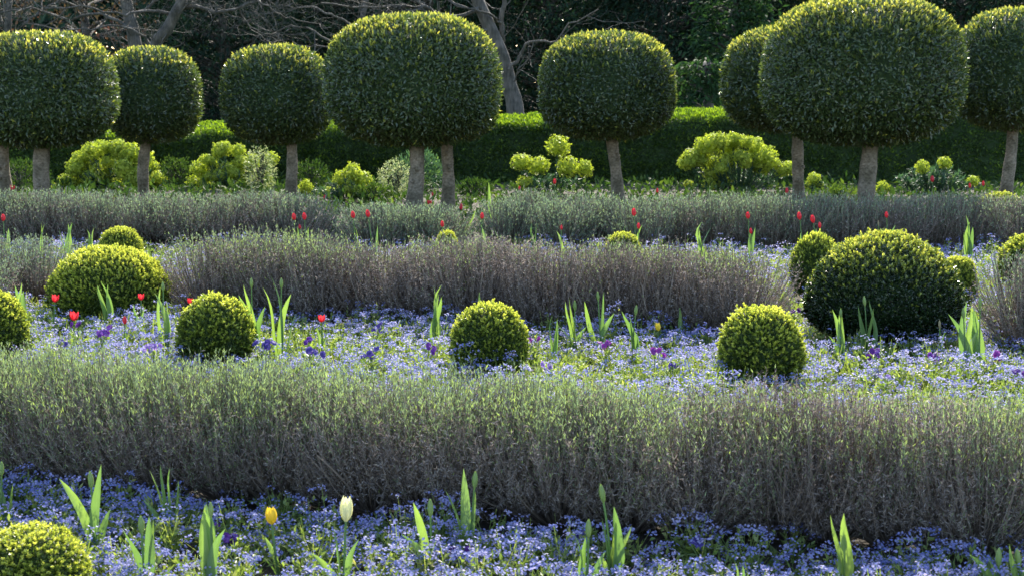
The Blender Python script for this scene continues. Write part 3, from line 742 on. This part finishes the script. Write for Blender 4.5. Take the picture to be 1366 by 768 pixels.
    far(1003, 304, 13.0, 'redbud', 'shorter red tulip directly below another at the right end of the middle lavender', [(998, 312)], 1002, 1.2)
    far(1071, 282, 13.0, 'red', 'leftmost of three red tulips above the dull green box ball', [(1066, 310), (1075, 308)], 1067, 1.1)
    far(1092, 286, 13.0, 'red', 'middle one of three red tulips above the dull green box ball', [(1090, 305)], 1085, 1.15)
    far(1094, 296, 12.8, 'redbud', 'small rightmost of three red tulips above the dull green box ball', [], 1094, 1.2)
    far(1184, 282, 13.0, 'red', 'dim red tulip on a long stalk above the big dark box dome', [(1190, 300)], 1183, .85)
    far(1172, 294, 13.0, 'pale', 'pale withered bud above the big dark box dome', [], 1172, .9)
    far(1291, 295, 13.2, 'leaves', 'tall bright tulip leaves right of the big dark box dome before the back lavender', [(1288, 296), (1292, 286), (1299, 303), (1284, 310), (1294, 308)])
    far(936, 300, 12.6, 'leaves', 'small bright leaf tuft behind the middle lavender near its right end', [(932, 306), (938, 297), (941, 303)])
    g4 = 'tulips behind the back lavender hedge'
    def bk(px, y, Y, kind, label, lv=(), fx=None, size=1.1): return tulip(px, y, Y, kind, label, lv, fx=fx, size=size, group=g4)
    bk(14, 246, 16.4, 'open', 'red tulip head by the leftmost thin laurel stem', [], 16, 1.2)
    bk(434, 260, 16.2, 'redbud', 'pale red tulip at the right end of the left back lavender', [], 433)
    bk(574, 266, 16.0, 'open', 'open red tulip between the two laurel stems', [], 573, 1.1)
    bk(577, 256, 16.9, 'redbud', 'dark red tulip in shade between the two laurel stems', [], 577)
    bk(616, 271, 15.7, 'red', 'bright red tulip just right of the slimmer laurel stem', [(640, 280), (608, 282)], 615, 1.1)
    bk(654, 262, 16.2, 'leaves', 'bright spear of tulip leaves right of the slimmer laurel stem', [(645, 264), (652, 243), (655, 262)])
    bk(741, 238, 16.8, 'red', 'red tulip under the lime globe flower heads', [], 740, 1.0)
    bk(693, 248, 16.8, 'redbud', 'orange-pink tulip bud below the leftmost lime globe', [], 693, 1.2)
    bk(878, 251, 16.4, 'redbud', 'tiny red tulip right of the lone laurel stem', [], 877, 1.2)
    bk(1050, 250, 16.4, 'red', 'red tulip beside the left stem of the half hidden laurel', [], 1050, 1.1)
    bk(1244, 234, 16.7, 'red', 'red tulip before the dark blue-green euphorbia at right', [], 1244, 1.15)
    bk(1294, 244, 16.6, 'redbud', 'dull red tulip under a lime head near the rightmost laurel, left one', [], 1294, 1.3)
    bk(1312, 241, 16.6, 'red', 'red tulip nearest the rightmost laurel stem', [], 1312, .9)

# ------------------------------------------------------------------ violas
def viola(px, py, Y, colour, k, label, size=1.0):
    size *= .62
    p = at(px, py, Y); base = np.array([p[0], Y, 0]); z = max(p[2] - .015, .08)
    o = thing('viola', label, 'viola', base, 'purple violas among the forget-me-nots')
    g = Geo(); n = 70
    a = rng.uniform(0, 6.28, n); r = .05 * size * np.sqrt(rng.random(n))
    P = np.stack([np.cos(a) * r, np.sin(a) * r, rng.uniform(.02, z * .9, n)], 1)
    leaves(g, P, np.stack([np.cos(a), np.sin(a), a * 0 + .6], 1) + rdir(n) * .4, UP + rdir(n) * .6, .035 * rng.uniform(.7, 1.2, n), .017, np.clip(rng.normal(.5, .2, n), 0, 1))
    st = np.stack([np.zeros((k, 3)), np.tile([0, 0, z * .5], (k, 1)) + rng.normal(size=(k, 3)) * .01, np.stack([rng.normal(size=k) * .028 * size, rng.normal(size=k) * .028 * size, z + rng.normal(size=k) * .017 * size], 1)], 1)
    tubes(g, st, .0018, 4, .5)
    part('foliage', g.mesh('foliage', M['fmn']), o)
    for i in range(k):
        g = Geo(); c = st[i, 2]
        nrmv = nrm(np.array([rng.normal() * .5, -1 + rng.normal() * .3, .55 + rng.normal() * .3]))
        up = nrm(UP - nrmv * (UP @ nrmv)); sd = np.cross(up, nrmv)
        for j, (ang, s) in enumerate(((0.45, 1), (-.45, 1), (1.5, .9), (-1.5, .9), (math.pi, 1.15))):
            d = up * math.cos(ang) + sd * math.sin(ang)
            tt = np.linspace(0, 2 * math.pi, 9)[:-1]
            rr = .0145 * s * size
            pd = np.cross(nrmv, d)
            v = c + nrmv * (.0015 * j) + d * (rr * (.85 + .85 * np.cos(tt)))[:, None] + pd * (rr * .95 * np.sin(tt))[:, None] + nrmv * (rng.normal(size=8) * .0028 * size)[:, None]
            g.add(np.vstack([v, c + nrmv * (.0015 * j + .003) + d * rr * .7]), [[q, (q + 1) % 8, 8] for q in range(8)], np.clip(rng.normal(.5, .25), 0, 1))
        part('flower', g.mesh('flower', M[colour]), o)

def build_violas():
    v = viola
    v(104, 430, 8.75, 'purple', 3, 'purple viola directly under the crimson-pink split tulip', 1.1)
    v(135, 441, 8.4, 'purple', 6, 'largest purple viola cluster at left right of the crimson-pink tulip', 1.3)
    v(203, 458, 8.0, 'pale', 7, 'pale mauve viola cluster left of the left box ball', 1.25)
    v(80, 452, 8.1, 'violet', 3, 'small blue viola near the left edge by the front lavender top')
    v(354, 456, 8.15, 'violet', 6, 'violet-blue viola spray right of the left box ball', 1.3)
    v(412, 450, 8.2, 'purple', 4, 'upper purple viola below the single red flared tulip', 1.0)
    v(416, 464, 7.95, 'violet', 6, 'bluish viola cluster below the purple one left of centre', 1.3)
    v(492, 469, 7.95, 'violet', 5, 'upright violet viola nearest the front lavender left of centre', 1.2)
    v(572, 458, 8.1, 'purple', 4, 'plum viola left of the central box ball', 1.1)
    v(500, 432, 8.8, 'violet', 4, 'dark blue viola in the middle of the forget-me-nots left of centre', 1.0)
    v(711, 450, 8.5, 'magenta', 4, 'bright magenta viola touching the central box ball', 1.15)
    v(728, 486, 7.75, 'pale', 4, 'mauve viola low by the front lavender right of the central box ball', 1.1)
    v(808, 455, 8.3, 'magenta', 5, 'magenta-purple viola under the forked leaves tulip', 1.15)
    v(877, 466, 8.0, 'magenta', 5, 'magenta-purple viola below the small yellow tulip', 1.2)
    v(893, 484, 7.75, 'violet', 3, 'blue-violet viola low beside the front lavender, left of the lime box ball', 1.0)
    v(944, 440, 8.9, 'violet', 4, 'deep blue viola at the left shoulder of the bright lime box ball', 1.1)
    v(1057, 411, 9.7, 'purple', 4, 'dark purple viola behind the right of the bright lime box ball', 1.1)
    v(1164, 466, 8.15, 'purple', 4, 'dark purple viola below the tall bud before the box dome', 1.3)
    v(1181, 498, 7.45, 'pale', 2, 'white and purple viola by itself above the front lavender at right', .9)
    v(1246, 473, 8.0, 'purple', 5, 'purple viola below the brownish dry tulip bud', 1.2)
    v(1328, 470, 8.1, 'magenta', 5, 'mauve-purple viola right of the leafy tulip pair', 1.2)
    v(1362, 492, 7.6, 'purple', 5, 'purple viola at the right edge just above the front lavender', 1.2)
    v(283, 722, 5.15, 'purple', 7, 'deep purple violas in shade between folded tulip and yellow tulip', 1.15)
    v(305, 733, 5.05, 'purple', 6, 'darkest purple violas left of the yellow tulip, the lower clump', 1.2)
    v(611, 752, 4.9, 'purple', 5, 'dark purple viola at the bottom edge below the tall centre bud', 1.1)
    v(932, 748, 4.95, 'violet', 7, 'vivid blue viola ball at the bottom edge right of centre', 1.0)
    v(779, 728, 5.1, 'violet', 3, 'blue-violet viola behind the shorter of two neighbouring buds', 1.0)

# ------------------------------------------------------------------ border shrubs
def head_mesh(seed, n=330):
    g = Geo(); b = Blob(1, 1, 1, .85, 0, 2.0, .24, 4.5, seed)
    P, N = b.sample(n)
    P = P * rng.uniform(.78, 1.08, len(P))[:, None]
    D = np.cross(N, rdir(len(P)))
    inst(g, FLW_V, FLW_F, P, D, N + rdir(len(P)) * .45, .115 * rng.uniform(.6, 1.3, len(P)), np.clip(rng.normal(.55, .28, len(P)), 0, 1))
    leaves(g, P * .9, N + rdir(len(P)) * .5, rdir(len(P)), .24, .14, np.clip(rng.normal(.3, .2, len(P)), 0, 1))
    b.core(g, .62, 0, 8)
    return g.mesh('flower_head', M['lime'])
HEADS = []

def euphorbia(label, px, Y, heads, hw, top, nfol=900, leaf=.09, fr=1.0):
    """heads: list of (px, py, radius px)"""
    bx = gx(px, Y); base = np.array([bx, Y, 0])
    o = thing('euphorbia', label, 'euphorbia', base, 'lime euphorbias in the border before the hedge')
    sc = Y / F; W = hw * sc; Ht = at(px, top, Y)[2]
    g = Geo(); cent = []
    for (hx, hy, hr) in heads:
        dy = rng.uniform(-.6, .6) * W * .55
        u = (hx - px) / max(hw, 1); dy *= math.sqrt(max(.05, 1 - min(1, u * u)))
        p = at(hx, hy, Y + dy) - base; cent.append((p, hr * sc))
    pts = np.array([c for c, r in cent]); k = len(pts)
    root = np.stack([pts[:, 0] * .25, pts[:, 1] * .25, np.zeros(k)], 1)
    mid = root + (pts - root) * [.7, .7, .45]
    tubes(g, bez(root, mid, pts, 6), .008, 5, .4)
    # leaves whorled along stems plus leafy non-flowering shoots
    m = nfol; ns = max(10, m // 45)
    a = rng.uniform(0, 6.28, ns); q = np.sqrt(rng.random(ns))
    tp = np.stack([np.cos(a) * W * .92 * q, np.sin(a) * W * .6 * q, Ht * (.80 - .42 * q ** 2) * rng.uniform(.7, 1.05, ns)], 1)
    rt = tp * [.3, .3, 0]; md = rt + (tp - rt) * [.7, .7, .45]
    if k: tp = np.vstack([tp, pts]); rt = np.vstack([rt, root]); md = np.vstack([md, mid]); ns = len(tp)
    tubes(g, bez(rt, md, tp, 5), .007, 4, .3)
    i = rng.integers(0, ns, m); t = rng.uniform(.35, .98, m)[:, None]
    P = (1 - t) ** 2 * rt[i] + 2 * t * (1 - t) * md[i] + t * t * tp[i]
    T = nrm(2 * (1 - t) * (md[i] - rt[i]) + 2 * t * (tp[i] - md[i]))
    leaves(g, P, T * .45 + rdir(m) * .8, UP + rdir(m) * .5, leaf * rng.uniform(.6, 1.15, m), leaf * .2, np.clip(rng.normal(.45, .22, m), 0, 1))
    part('foliage', g.mesh('foliage', M['glauc']), o)
    for p, r in cent:
        h = part('flower_head', HEADS[rng.integers(len(HEADS))], o)
        h.location = p; h.scale = (r * fr * rng.uniform(.85, 1.15), r * fr, r * fr * rng.uniform(.75, 1.2)); h.rotation_euler = (rng.uniform(-.2, .2), rng.uniform(-.2, .2), rng.uniform(0, 6.28))
    return o

def dome_heads(cx, hw, top, bottom, n, r0, r1, edge=.55):
    out = []
    tries = 0
    while len(out) < n and tries < 4000:
        tries += 1
        u = rng.uniform(-1, 1); w = rng.random()
        ytop = bottom - (bottom - top) * (1 - abs(u) ** 2.4)
        y = ytop + (bottom - ytop) * (w ** 1.5) * .85
        r = rng.uniform(r0, r1); x = cx + u * hw * .9
        if all((x - a) ** 2 + (y - b) ** 2 > (edge * (r + c)) ** 2 for a, b, c in out): out.append((x, y + r * .6, r))
    return out

def bush(name, label, px, Y, hw, top, mat, n, L, W, cat='shrub', young=.5, group='low shrubs in the border before the hedge'):
    bx = gx(px, Y); sc = Y / F; rx = hw * sc; H = at(px, top, Y)[2]
    o = thing(name, label, cat, (bx, Y, 0), group)
    g = Geo(); b = Blob(rx, rx * .7, H * .6, H * .45, H * .42, 2.0, .16, 4, px)
    P, N = b.sample(n); c = np.array([0, 0, b.zc])
    P = c + (P - c) * (1.05 - .5 * rng.random(len(P)) ** 1.5)[:, None]; P[:, 2] = np.abs(P[:, 2])
    leaves(g, P, N * .6 + UP * .4 + rdir(len(P)) * .6, N + rdir(len(P)) * .7, L * rng.uniform(.6, 1.2, len(P)), W * rng.uniform(.8, 1.2, len(P)), np.clip(rng.normal(young, .25, len(P)) + .2 * noise(P * 5), 0, 1))
    part('foliage', g.mesh('foliage', mat), o)
    g = Geo(); k = 14; a = rng.uniform(0, 6.28, k)
    tp = np.stack([np.cos(a) * rx * .7 * rng.random(k), np.sin(a) * rx * .5 * rng.random(k), H * rng.uniform(.5, .9, k)], 1)
    tubes(g, bez(tp * .1, tp * [.5, .5, .6], tp, 5), .008, 4, .4)
    part('stems', g.mesh('stems', M['greybark']), o)

def build_border():
    for s in range(4): HEADS.append(head_mesh(s + 3))
    euphorbia('widest lime euphorbia mound behind the smallest laurel stem at left', 160, 23.2, dome_heads(150, 84, 188, 256, 38, 9, 15, .5), 80, 196, 1500)
    euphorbia('lime euphorbia mound left of the middling laurel stem', 315, 23.0, dome_heads(303, 58, 190, 256, 22, 9, 14) + [(362, 213, 10), (352, 228, 9), (358, 243, 8)], 62, 195, 1100)
    euphorbia('shaded olive-green euphorbia between the middling and large laurel stems', 462, 20.6, [(470, 232, 13), (455, 240, 12), (484, 240, 12), (438, 258, 9), (448, 262, 8), (466, 252, 10), (478, 258, 9), (408, 250, 9), (496, 258, 9)], 45, 226, 900)
    euphorbia('euphorbia with six separate lime globe heads before the dark hedge', 735, 22.0, [(695, 217, 13.5), (718, 222, 13.5), (744.6, 196, 14.5), (757, 224, 14.5), (780, 226, 11), (700, 245, 12)], 48, 226, 1000)
    euphorbia('wide domed lime euphorbia right of the lone laurel', 985, 22.4, dome_heads(975, 74, 180, 222, 24, 9, 14, .6) + [(922, 212, 12), (948, 232, 11), (962, 226, 9), (965, 243, 12), (948, 246, 11), (918, 246, 7), (1010, 222, 8), (1052, 225, 10)], 74, 190, 1800)
    euphorbia('small lime euphorbia between the two right laurel stems', 1088, 21.6, [(1086, 240, 9), (1079, 248, 6), (1093, 247, 6)], 18, 232, 260)
    euphorbia('dark blue-green euphorbia with few lime heads near the rightmost laurel', 1243, 21.6, [(1260, 218, 9), (1298, 242, 8), (1178, 252, 9), (1230, 224, 9)], 58, 208, 2000, .10)
    bush('silver_shrub', 'silvery variegated shrub against the thick laurel stem', 528, 21.2, 24, 216, M['silver'], 1500, .04, .017, young=.6)
    bush('silver_shrub', 'silvery shrub between the lime euphorbia and the middling laurel stem', 348, 22.0, 20, 198, M['silver'], 1100, .04, .016, young=.55)
    bush('green_shrub', 'leafy blue-green shrub behind the two stems of the large laurel', 560, 22.6, 34, 205, M['glauc'], 1700, .07, .022)
    bush('green_shrub', 'dark low shrub right of the widest lime euphorbia', 235, 23.4, 26, 212, M['darkshrub'], 1300, .05, .02)
    bush('green_shrub', 'low leafy clump below the shaded euphorbia and left of the silvery shrub', 500, 20.3, 26, 246, M['darkshrub'], 1100, .05, .02)
    bush('green_shrub', 'low yellow-green clump at the foot of the biggest laurel stem', 1120, 19.6, 34, 250, M['darkshrub'], 1300, .05, .02, young=.7)
    bush('green_shrub', 'dark green clump between the middling laurel and shaded euphorbia', 415, 22.3, 26, 216, M['darkshrub'], 1100, .06, .022, young=.3)
    bush('green_shrub', 'low dark clump in the shade right of the slimmer laurel stem', 634, 21.4, 26, 240, M['darkshrub'], 900, .05, .02, young=.25)
    g = Geo(); n = 16000
    x = rng.uniform(-9, 9, n); y = rng.uniform(15.2, 24.2, n)
    P = np.stack([x, y, rng.random(n) * (.10 + .08 * noise(np.stack([x, y, 0 * x], 1), 2))], 1)
    leaves(g, P, rdir(n) * .8 + UP * .5, UP + rdir(n) * .6, .11 * rng.uniform(.6, 1.3, n), .05, np.clip(rng.normal(.4, .25, n), 0, 1))
    setting(part('ground_cover', g.mesh('ground_cover', M['darkshrub'])), 'low dark leafy ground cover under the laurels', 'ground cover', 'stuff')
    bush('green_shrub', 'shadowy ground shrub at the far left beneath the broad laurel', 28, 22.8, 36, 214, M['darkshrub'], 1400, .05, .02, young=.35)

# ------------------------------------------------------------------ clipped hedge behind
def build_hedge():
    o = thing('clipped_hedge', 'long dark clipped hedge with bright green top behind the laurels', 'hedge', (0, 24.4, 0))
    g = Geo()
    x0, x1 = -11.5, 11.5
    prof = lambda x: .97 + .012 * x
    # rounded cross-section: front face, shoulder, rising top
    q = np.array([[-.02, 0.], [-.02, .5], [-.01, .91], [.06, .975], [.5, 1.03], [1.0, 1.10], [1.3, 1.06], [1.55, .9], [1.6, 0]])
    s = np.concatenate([[0], np.cumsum(np.linalg.norm(np.diff(q, axis=0), axis=1))])
    def surf(x, t):
        y = np.interp(t, s, q[:, 0]); z = np.interp(t, s, q[:, 1])
        dy = np.interp(t + .03, s, q[:, 0]) - np.interp(t - .03, s, q[:, 0]); dz = np.interp(t + .03, s, q[:, 1]) - np.interp(t - .03, s, q[:, 1])
        w = .035 * noise(np.stack([x, y, z], -1), 2.2) + .035 * noise(np.stack([x, y, z], -1), 7)
        h = prof(x) * (1 + .018 * x)
        return np.stack([x, y + w, z * h + w * (z > .3)], -1), nrm(np.stack([0 * dy, -dz, dy], -1))
    xs = np.linspace(x0, x1, 140); ts = np.linspace(0, s[-1], 24)
    X, Tt = np.meshgrid(xs, ts); P, N = surf(X.ravel(), Tt.ravel())
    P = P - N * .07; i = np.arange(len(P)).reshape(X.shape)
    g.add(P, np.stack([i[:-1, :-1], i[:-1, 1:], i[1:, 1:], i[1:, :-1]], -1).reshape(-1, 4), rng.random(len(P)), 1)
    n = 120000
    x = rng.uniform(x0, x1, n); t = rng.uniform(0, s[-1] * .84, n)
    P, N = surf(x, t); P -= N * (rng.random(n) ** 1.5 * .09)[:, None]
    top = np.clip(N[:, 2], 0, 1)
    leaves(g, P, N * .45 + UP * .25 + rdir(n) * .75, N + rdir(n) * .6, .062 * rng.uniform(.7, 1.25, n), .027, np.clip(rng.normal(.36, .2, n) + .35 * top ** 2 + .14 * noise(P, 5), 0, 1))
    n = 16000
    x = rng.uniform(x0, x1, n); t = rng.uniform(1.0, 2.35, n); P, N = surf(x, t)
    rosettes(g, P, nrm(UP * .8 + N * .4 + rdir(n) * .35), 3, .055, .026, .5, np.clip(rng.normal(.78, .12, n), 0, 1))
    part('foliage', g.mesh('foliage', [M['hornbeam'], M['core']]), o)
    g = Geo(); k = 46; xs = np.linspace(-11.2, 11.2, k) + rng.normal(size=k) * .06
    a = np.stack([xs, np.full(k, .75) + rng.normal(size=k) * .05, np.full(k, -.05)], 1); b = a + np.stack([rng.normal(size=k) * .15, rng.normal(size=k) * .1, np.full(k, .9)], 1)
    tubes(g, bez(a, (a + b) / 2, b, 4), .03, 6)
    part('stems', g.mesh('stems', M['greybark'], True), o)

# ------------------------------------------------------------------ background trees
def evergreen(px, Y, H, R_, label, mat='yew', ncl=150, nl=150, L=.15, W=.045, tone=.45, shape=1.0, hole=0.0):
    bx = gx(px, Y); o = thing('evergreen_tree' if mat == 'yew' else 'leafy_tree', label, 'tree', (bx, Y, 0), 'background trees beyond the hedge')
    g = Geo(); zs = np.linspace(-.1, H * .95, 9)
    tubes(g, np.stack([.1 * np.sin(zs), 0 * zs, zs], 1)[None], np.linspace(.22, .03, 9)[None], 8)
    hz = rng.uniform(.06, .97, ncl); a = rng.uniform(0, 6.28, ncl)
    rr = R_ * np.minimum(1, (1.02 - hz) * 1.5 + .1) ** (.8 * shape) * np.sqrt(rng.uniform(.25, 1, ncl)) * rng.uniform(.8, 1.12, ncl)
    c = np.stack([np.cos(a) * rr, np.sin(a) * rr, hz * H], 1)
    st = np.stack([c[:, 0] * .03, c[:, 1] * .03, np.maximum(.1, c[:, 2] - .25 * rr)], 1)
    tubes(g, bez(st, st * .5 + c * .5 + [0, 0, .12], c, 5), np.linspace(.05, .012, 5)[None], 4)
    part('trunk', g.mesh('trunk', M['greybark'], True), o)
    g = Geo(); m = ncl * nl; L *= 1.25; W *= 1.3; i = np.repeat(np.arange(ncl), nl)
    off = rng.normal(size=(m, 3)) * np.array([.40, .40, .20]) * (R_ / 2.2)
    out = nrm(np.stack([np.cos(a), np.sin(a), 0 * a - .15], 1))[i]
    P = c[i] + off; P[:, 2] -= .25 * (off[:, 0] ** 2 + off[:, 1] ** 2); P[:, 2] = np.maximum(P[:, 2], .05)
    leaves(g, P, out * .7 + rdir(m) * .7 - UP * .25, UP + rdir(m) * .6, L * rng.uniform(.6, 1.3, m), W * rng.uniform(.7, 1.2, m), np.clip(rng.normal(tone, .18, m) + (.25 * rng.normal(size=ncl))[i], 0, 1))
    part('crown', g.mesh('crown', M[mat]), o)

def bare_tree(px, Y, limbs, label, ntw, seed, twl=1.2, droop=.0):
    """limbs: list of (points in picture columns/rows, start radius px, end radius px)"""
    bx = gx(px, Y); base = np.array([bx, Y, 0]); sc = Y / F
    o = thing('bare_tree', label, 'tree', base, 'leafless trees beyond the hedge')
    allc = []
    for li, (pp, r0, r1) in enumerate(limbs):
        y = Y + np.cumsum(rng.normal(size=len(pp)) * (.22 if li else .05)); 
        if li == 0: y[:] = Y
        P = np.array([at(a, b, yy) - base for (a, b), yy in zip(pp, y)])
        if li == 0: P = np.vstack([[P[0, 0] + .12, 0, -.1], P])
        c = spline(P, 16); c += rng.normal(size=c.shape) * (.012 if li == 0 else .022)
        rad = np.linspace(r0 * sc, r1 * sc, 16) * (1 if li == 0 else .6)
        if li == 0: rad[0] *= 1.25
        g = Geo(); tubes(g, c[None], rad[None], 16 if li == 0 else 8)
        vv = g.v[0]; g.v[0] = (vv + .012 * (rad[0] / .15) * noise(vv * np.array([6, 6, 1.2]), 3)[:, None] * nrm(rng.normal(size=(1, 3)))).astype(np.float32)
        part('trunk' if li == 0 else 'limb', g.mesh('limb', M['greybark'], True), o)
        allc.append((c, rad))
    g = Geo()
    src = []
    for c, rad in allc:
        L = np.linalg.norm(np.diff(c, axis=0), axis=1).sum(); src += [(c, rad)] * max(1, int(L * 2))
    def shoots(par, n, ln, r):
        out = []
        A, Bm, Cc, rr = [], [], [], []
        for _ in range(n):
            c, rad = par[rng.integers(len(par))]; k = rng.integers(len(c) // 3, len(c)); s = c[k]
            tg = nrm(c[min(k + 1, len(c) - 1)] - c[max(k - 1, 0)])
            d = nrm(tg * .5 + rdir(1)[0] * .9 + np.array([0, -.1, .18 - droop])); l = ln * rng.uniform(.5, 1.3)
            e = s + d * l; m = s + d * l * .5 + rdir(1)[0] * l * .16
            A.append(s); Bm.append(m); Cc.append(e); rr.append(min(r * rng.uniform(.7, 1.3), rad[k] * .8))
        cu = bez(np.array(A), np.array(Bm), np.array(Cc), 7); cu[:, 1:-1] += rng.normal(size=cu[:, 1:-1].shape) * ln * .02
        rd = np.array(rr)[:, None] * np.linspace(1, .4, 7)[None]
        tubes(g, cu, rd, 4)
        return list(zip(cu, rd))
    a = shoots(src, ntw, twl, .012); b = shoots(a, ntw * 4, twl * .55, .006); shoots(b, ntw * 8, twl * .3, .0035)
    part('twigs', g.mesh('twigs', M['greybark']), o)

def build_background():
    E = evergreen
    E(300, 40.5, 7.2, 2.4, 'very dark evergreen filling the gap between the smallest and middling laurels', tone=.3, ncl=190)
    E(455, 43.0, 7.5, 2.6, 'grey-green evergreen behind the leafless twigs over the middling laurel', tone=.6, ncl=170)
    E(570, 41.0, 7.0, 2.4, 'dark evergreen behind the leaning bare trunk', tone=.4, ncl=170)
    E(735, 42.0, 7.4, 2.5, 'dense dark evergreen left of the lone laurel crown', tone=.35, ncl=190)
    E(880, 40.0, 7.0, 2.4, 'darkest evergreen in the wide gap right of the lone laurel', tone=.28, ncl=190)
    E(1000, 42.5, 7.6, 2.4, 'dark evergreen behind the half hidden laurel', tone=.45, ncl=180)
    E(1130, 41.0, 7.2, 2.5, 'evergreen hidden behind the biggest laurel crown', tone=.4, ncl=140)
    E(1275, 41.5, 7.2, 2.5, 'dark evergreen showing between the two rightmost laurel crowns', tone=.5, ncl=170)
    E(1410, 42.0, 7.2, 2.6, 'evergreen beyond the right picture edge behind the shaded laurel', tone=.45, ncl=140)
    E(978, 34.5, 3.9, 1.15, 'fresh green leafy tree with light sprays behind the wide gap at right', 'fresh', 70, 90, .13, .06, .4, .6)
    E(938, 31.0, 2.15, .75, 'low leafy sapling just over the hedge right of the lone laurel', 'fresh', 40, 90, .11, .05, .3, .6)
    E(120, 44.0, 6.5, 2.8, 'reddish copper-leaved tree behind bare branches at upper left', 'copper', 60, 60, .13, .07, .5, .7)
    E(-40, 45.0, 6.0, 2.4, 'brownish thin-leaved tree behind the branches in the upper left corner', 'copper', 34, 50, .13, .07, .45, .7)
    bare_tree(690, 28.5, [
        ([(690, 160), (684, 130), (672, 85), (655, 40), (636, 0), (620, -60)], 13, 7),
        ([(668, 72), (668, 30), (676, -10), (690, -70)], 6.5, 4),
        ([(676, 92), (692, 78), (702, 60), (722, 55), (742, 54), (765, 30), (800, 12)], 4, 1.2),
        ([(640, 12), (600, 22), (560, 8), (500, 12), (430, 5)], 4.5, 1.5),
        ([(655, 40), (610, 45), (575, 20), (520, 22)], 3.5, 1.2),
        ([(668, 30), (640, 15), (600, 0), (560, -20)], 3, 1.5),
    ], 'grey leafless tree leaning left behind the large domed laurel', 46, 1, 1.15)
    bare_tree(196, 30.5, [
        ([(196, 110), (208, 60), (224, 36), (240, 5), (250, -40)], 9, 6),
        ([(238, 12), (262, 12), (288, 17), (315, 12), (338, 2), (360, -14)], 4.2, 2.6),
        ([(338, 2), (352, 6), (375, 22), (410, 30), (440, 40)], 2, .8),
        ([(232, 20), (200, 14), (160, 20), (110, 8), (60, 14)], 4, 1.5),
        ([(205, 64), (180, 40), (140, 36), (90, 40), (30, 30)], 3, 1.2),
        ([(318, 12), (330, 30), (345, 44), (356, 58)], 1.6, .8),
    ], 'bare tree with a kinked mossy bough over the smallest laurel', 46, 2, 1.1)
    bare_tree(182, 33.0, [
        ([(182, 110), (180, 60), (172, 20), (160, -40)], 11, 7),
        ([(176, 40), (140, 20), (90, 25), (40, 10), (-10, 20)], 4, 1.5),
        ([(174, 26), (210, 0), (240, -30)], 4, 2),
    ], 'thick grey trunk left of the kinked bough tree', 40, 3, 1.3)
    bare_tree(12, 36.0, [
        ([(12, 110), (10, 40), (14, -40)], 5, 4),
        ([(11, 60), (30, 35), (60, 12), (95, -10)], 3, 1.5),
        ([(11, 40), (-10, 10), (-30, -20)], 3, 1.5),
    ], 'slim dark bare tree in the upper left corner', 26, 4, 1.2)
    bare_tree(470, 33.0, [
        ([(470, 130), (474, 60), (486, 10), (500, -50)], 5, 3),
        ([(473, 80), (430, 50), (395, 35), (360, 42), (330, 28)], 3, .9),
        ([(474, 70), (430, 62), (390, 60), (355, 48)], 2.2, .8),
        ([(480, 40), (440, 20), (400, 10), (360, 8)], 3, .9),
    ], 'thin bare tree with pale twigs behind the middling laurel', 60, 5, 1.1)
    # far wood that reads as one mass
    g = Geo(); n = 110000
    x = rng.uniform(-30, 30, n); hmax = 7.5 + 1.6 * noise(np.stack([x, 0 * x, 0 * x], 1), .5) - 3.4 * sstep(-14, -19, x)
    z = hmax * rng.random(n) ** .8; y = 56 + rng.uniform(-2, 2, n) + 1.2 * noise(np.stack([x, 0 * x, z], 1), .8)
    P = np.stack([x, y, z], 1)
    leaves(g, P, rdir(n), np.array([0, -1, .4]) + rdir(n) * .8, .42 * rng.uniform(.6, 1.3, n), .24, np.clip(rng.normal(.4, .25, n), 0, 1))
    setting(part('woods', g.mesh('woods', M['wood'])), 'distant dark wood closing the view behind all the trees', 'woods', 'stuff')

# ------------------------------------------------------------------ light and camera
SUN_AZ, SUN_EL = 10.0, 34.0
def build_light():
    w = bpy.data.worlds.new('World'); SC.world = w; w.use_nodes = True
    nt = w.node_tree; bg = nt.nodes['Background']
    sky = nt.nodes.new('ShaderNodeTexSky'); sky.sky_type = 'NISHITA'; sky.sun_disc = False
    sky.sun_elevation = R(SUN_EL); sky.sun_rotation = R(SUN_AZ)
    nt.links.new(sky.outputs[0], bg.inputs['Color']); bg.inputs['Strength'].default_value = .15
    l = bpy.data.lights.new('sun', 'SUN'); l.energy = 3.9; l.angle = R(.5); l.color = (1, .93, .80)
    o = bpy.data.objects.new('sun', l); COL.objects.link(o)
    d = Vector((math.sin(R(SUN_AZ)) * math.cos(R(SUN_EL)), math.cos(R(SUN_AZ)) * math.cos(R(SUN_EL)), math.sin(R(SUN_EL))))
    o.rotation_euler = d.to_track_quat('Z', 'Y').to_euler(); o.location = d * 60

def build_camera():
    c = bpy.data.cameras.new('camera'); c.sensor_width = 36; c.lens = 36 * F / 1366; c.clip_end = 2000; c.clip_start = .05
    c.dof.use_dof = True; c.dof.focus_distance = 8.5; c.dof.aperture_fstop = 8
    o = bpy.data.objects.new('camera', c); COL.objects.link(o)
    o.location = (0, 0, CAM_H); o.rotation_euler = (math.pi / 2 - PITCH, 0, 0)
    SC.camera = o

build_ground(); build_trees(); build_box(); build_lavender(); build_beds(); build_tulips(); build_violas(); build_border(); build_hedge(); build_background()
build_light(); build_camera()
vs = SC.view_settings; vs.view_transform = 'Standard'; vs.look = 'None'; vs.gamma = 1; vs.exposure = 1.72
SC.display_settings.display_device = 'sRGB'
cy = SC.cycles
cy.max_bounces = 6; cy.diffuse_bounces = 3; cy.glossy_bounces = 2; cy.transmission_bounces = 4; cy.caustics_reflective = False; cy.caustics_refractive = False
cy.use_denoising = True
try: cy.denoiser = 'OPENIMAGEDENOISE'; cy.denoising_prefilter = 'ACCURATE'
except Exception: pass
cy.sample_clamp_indirect = 6
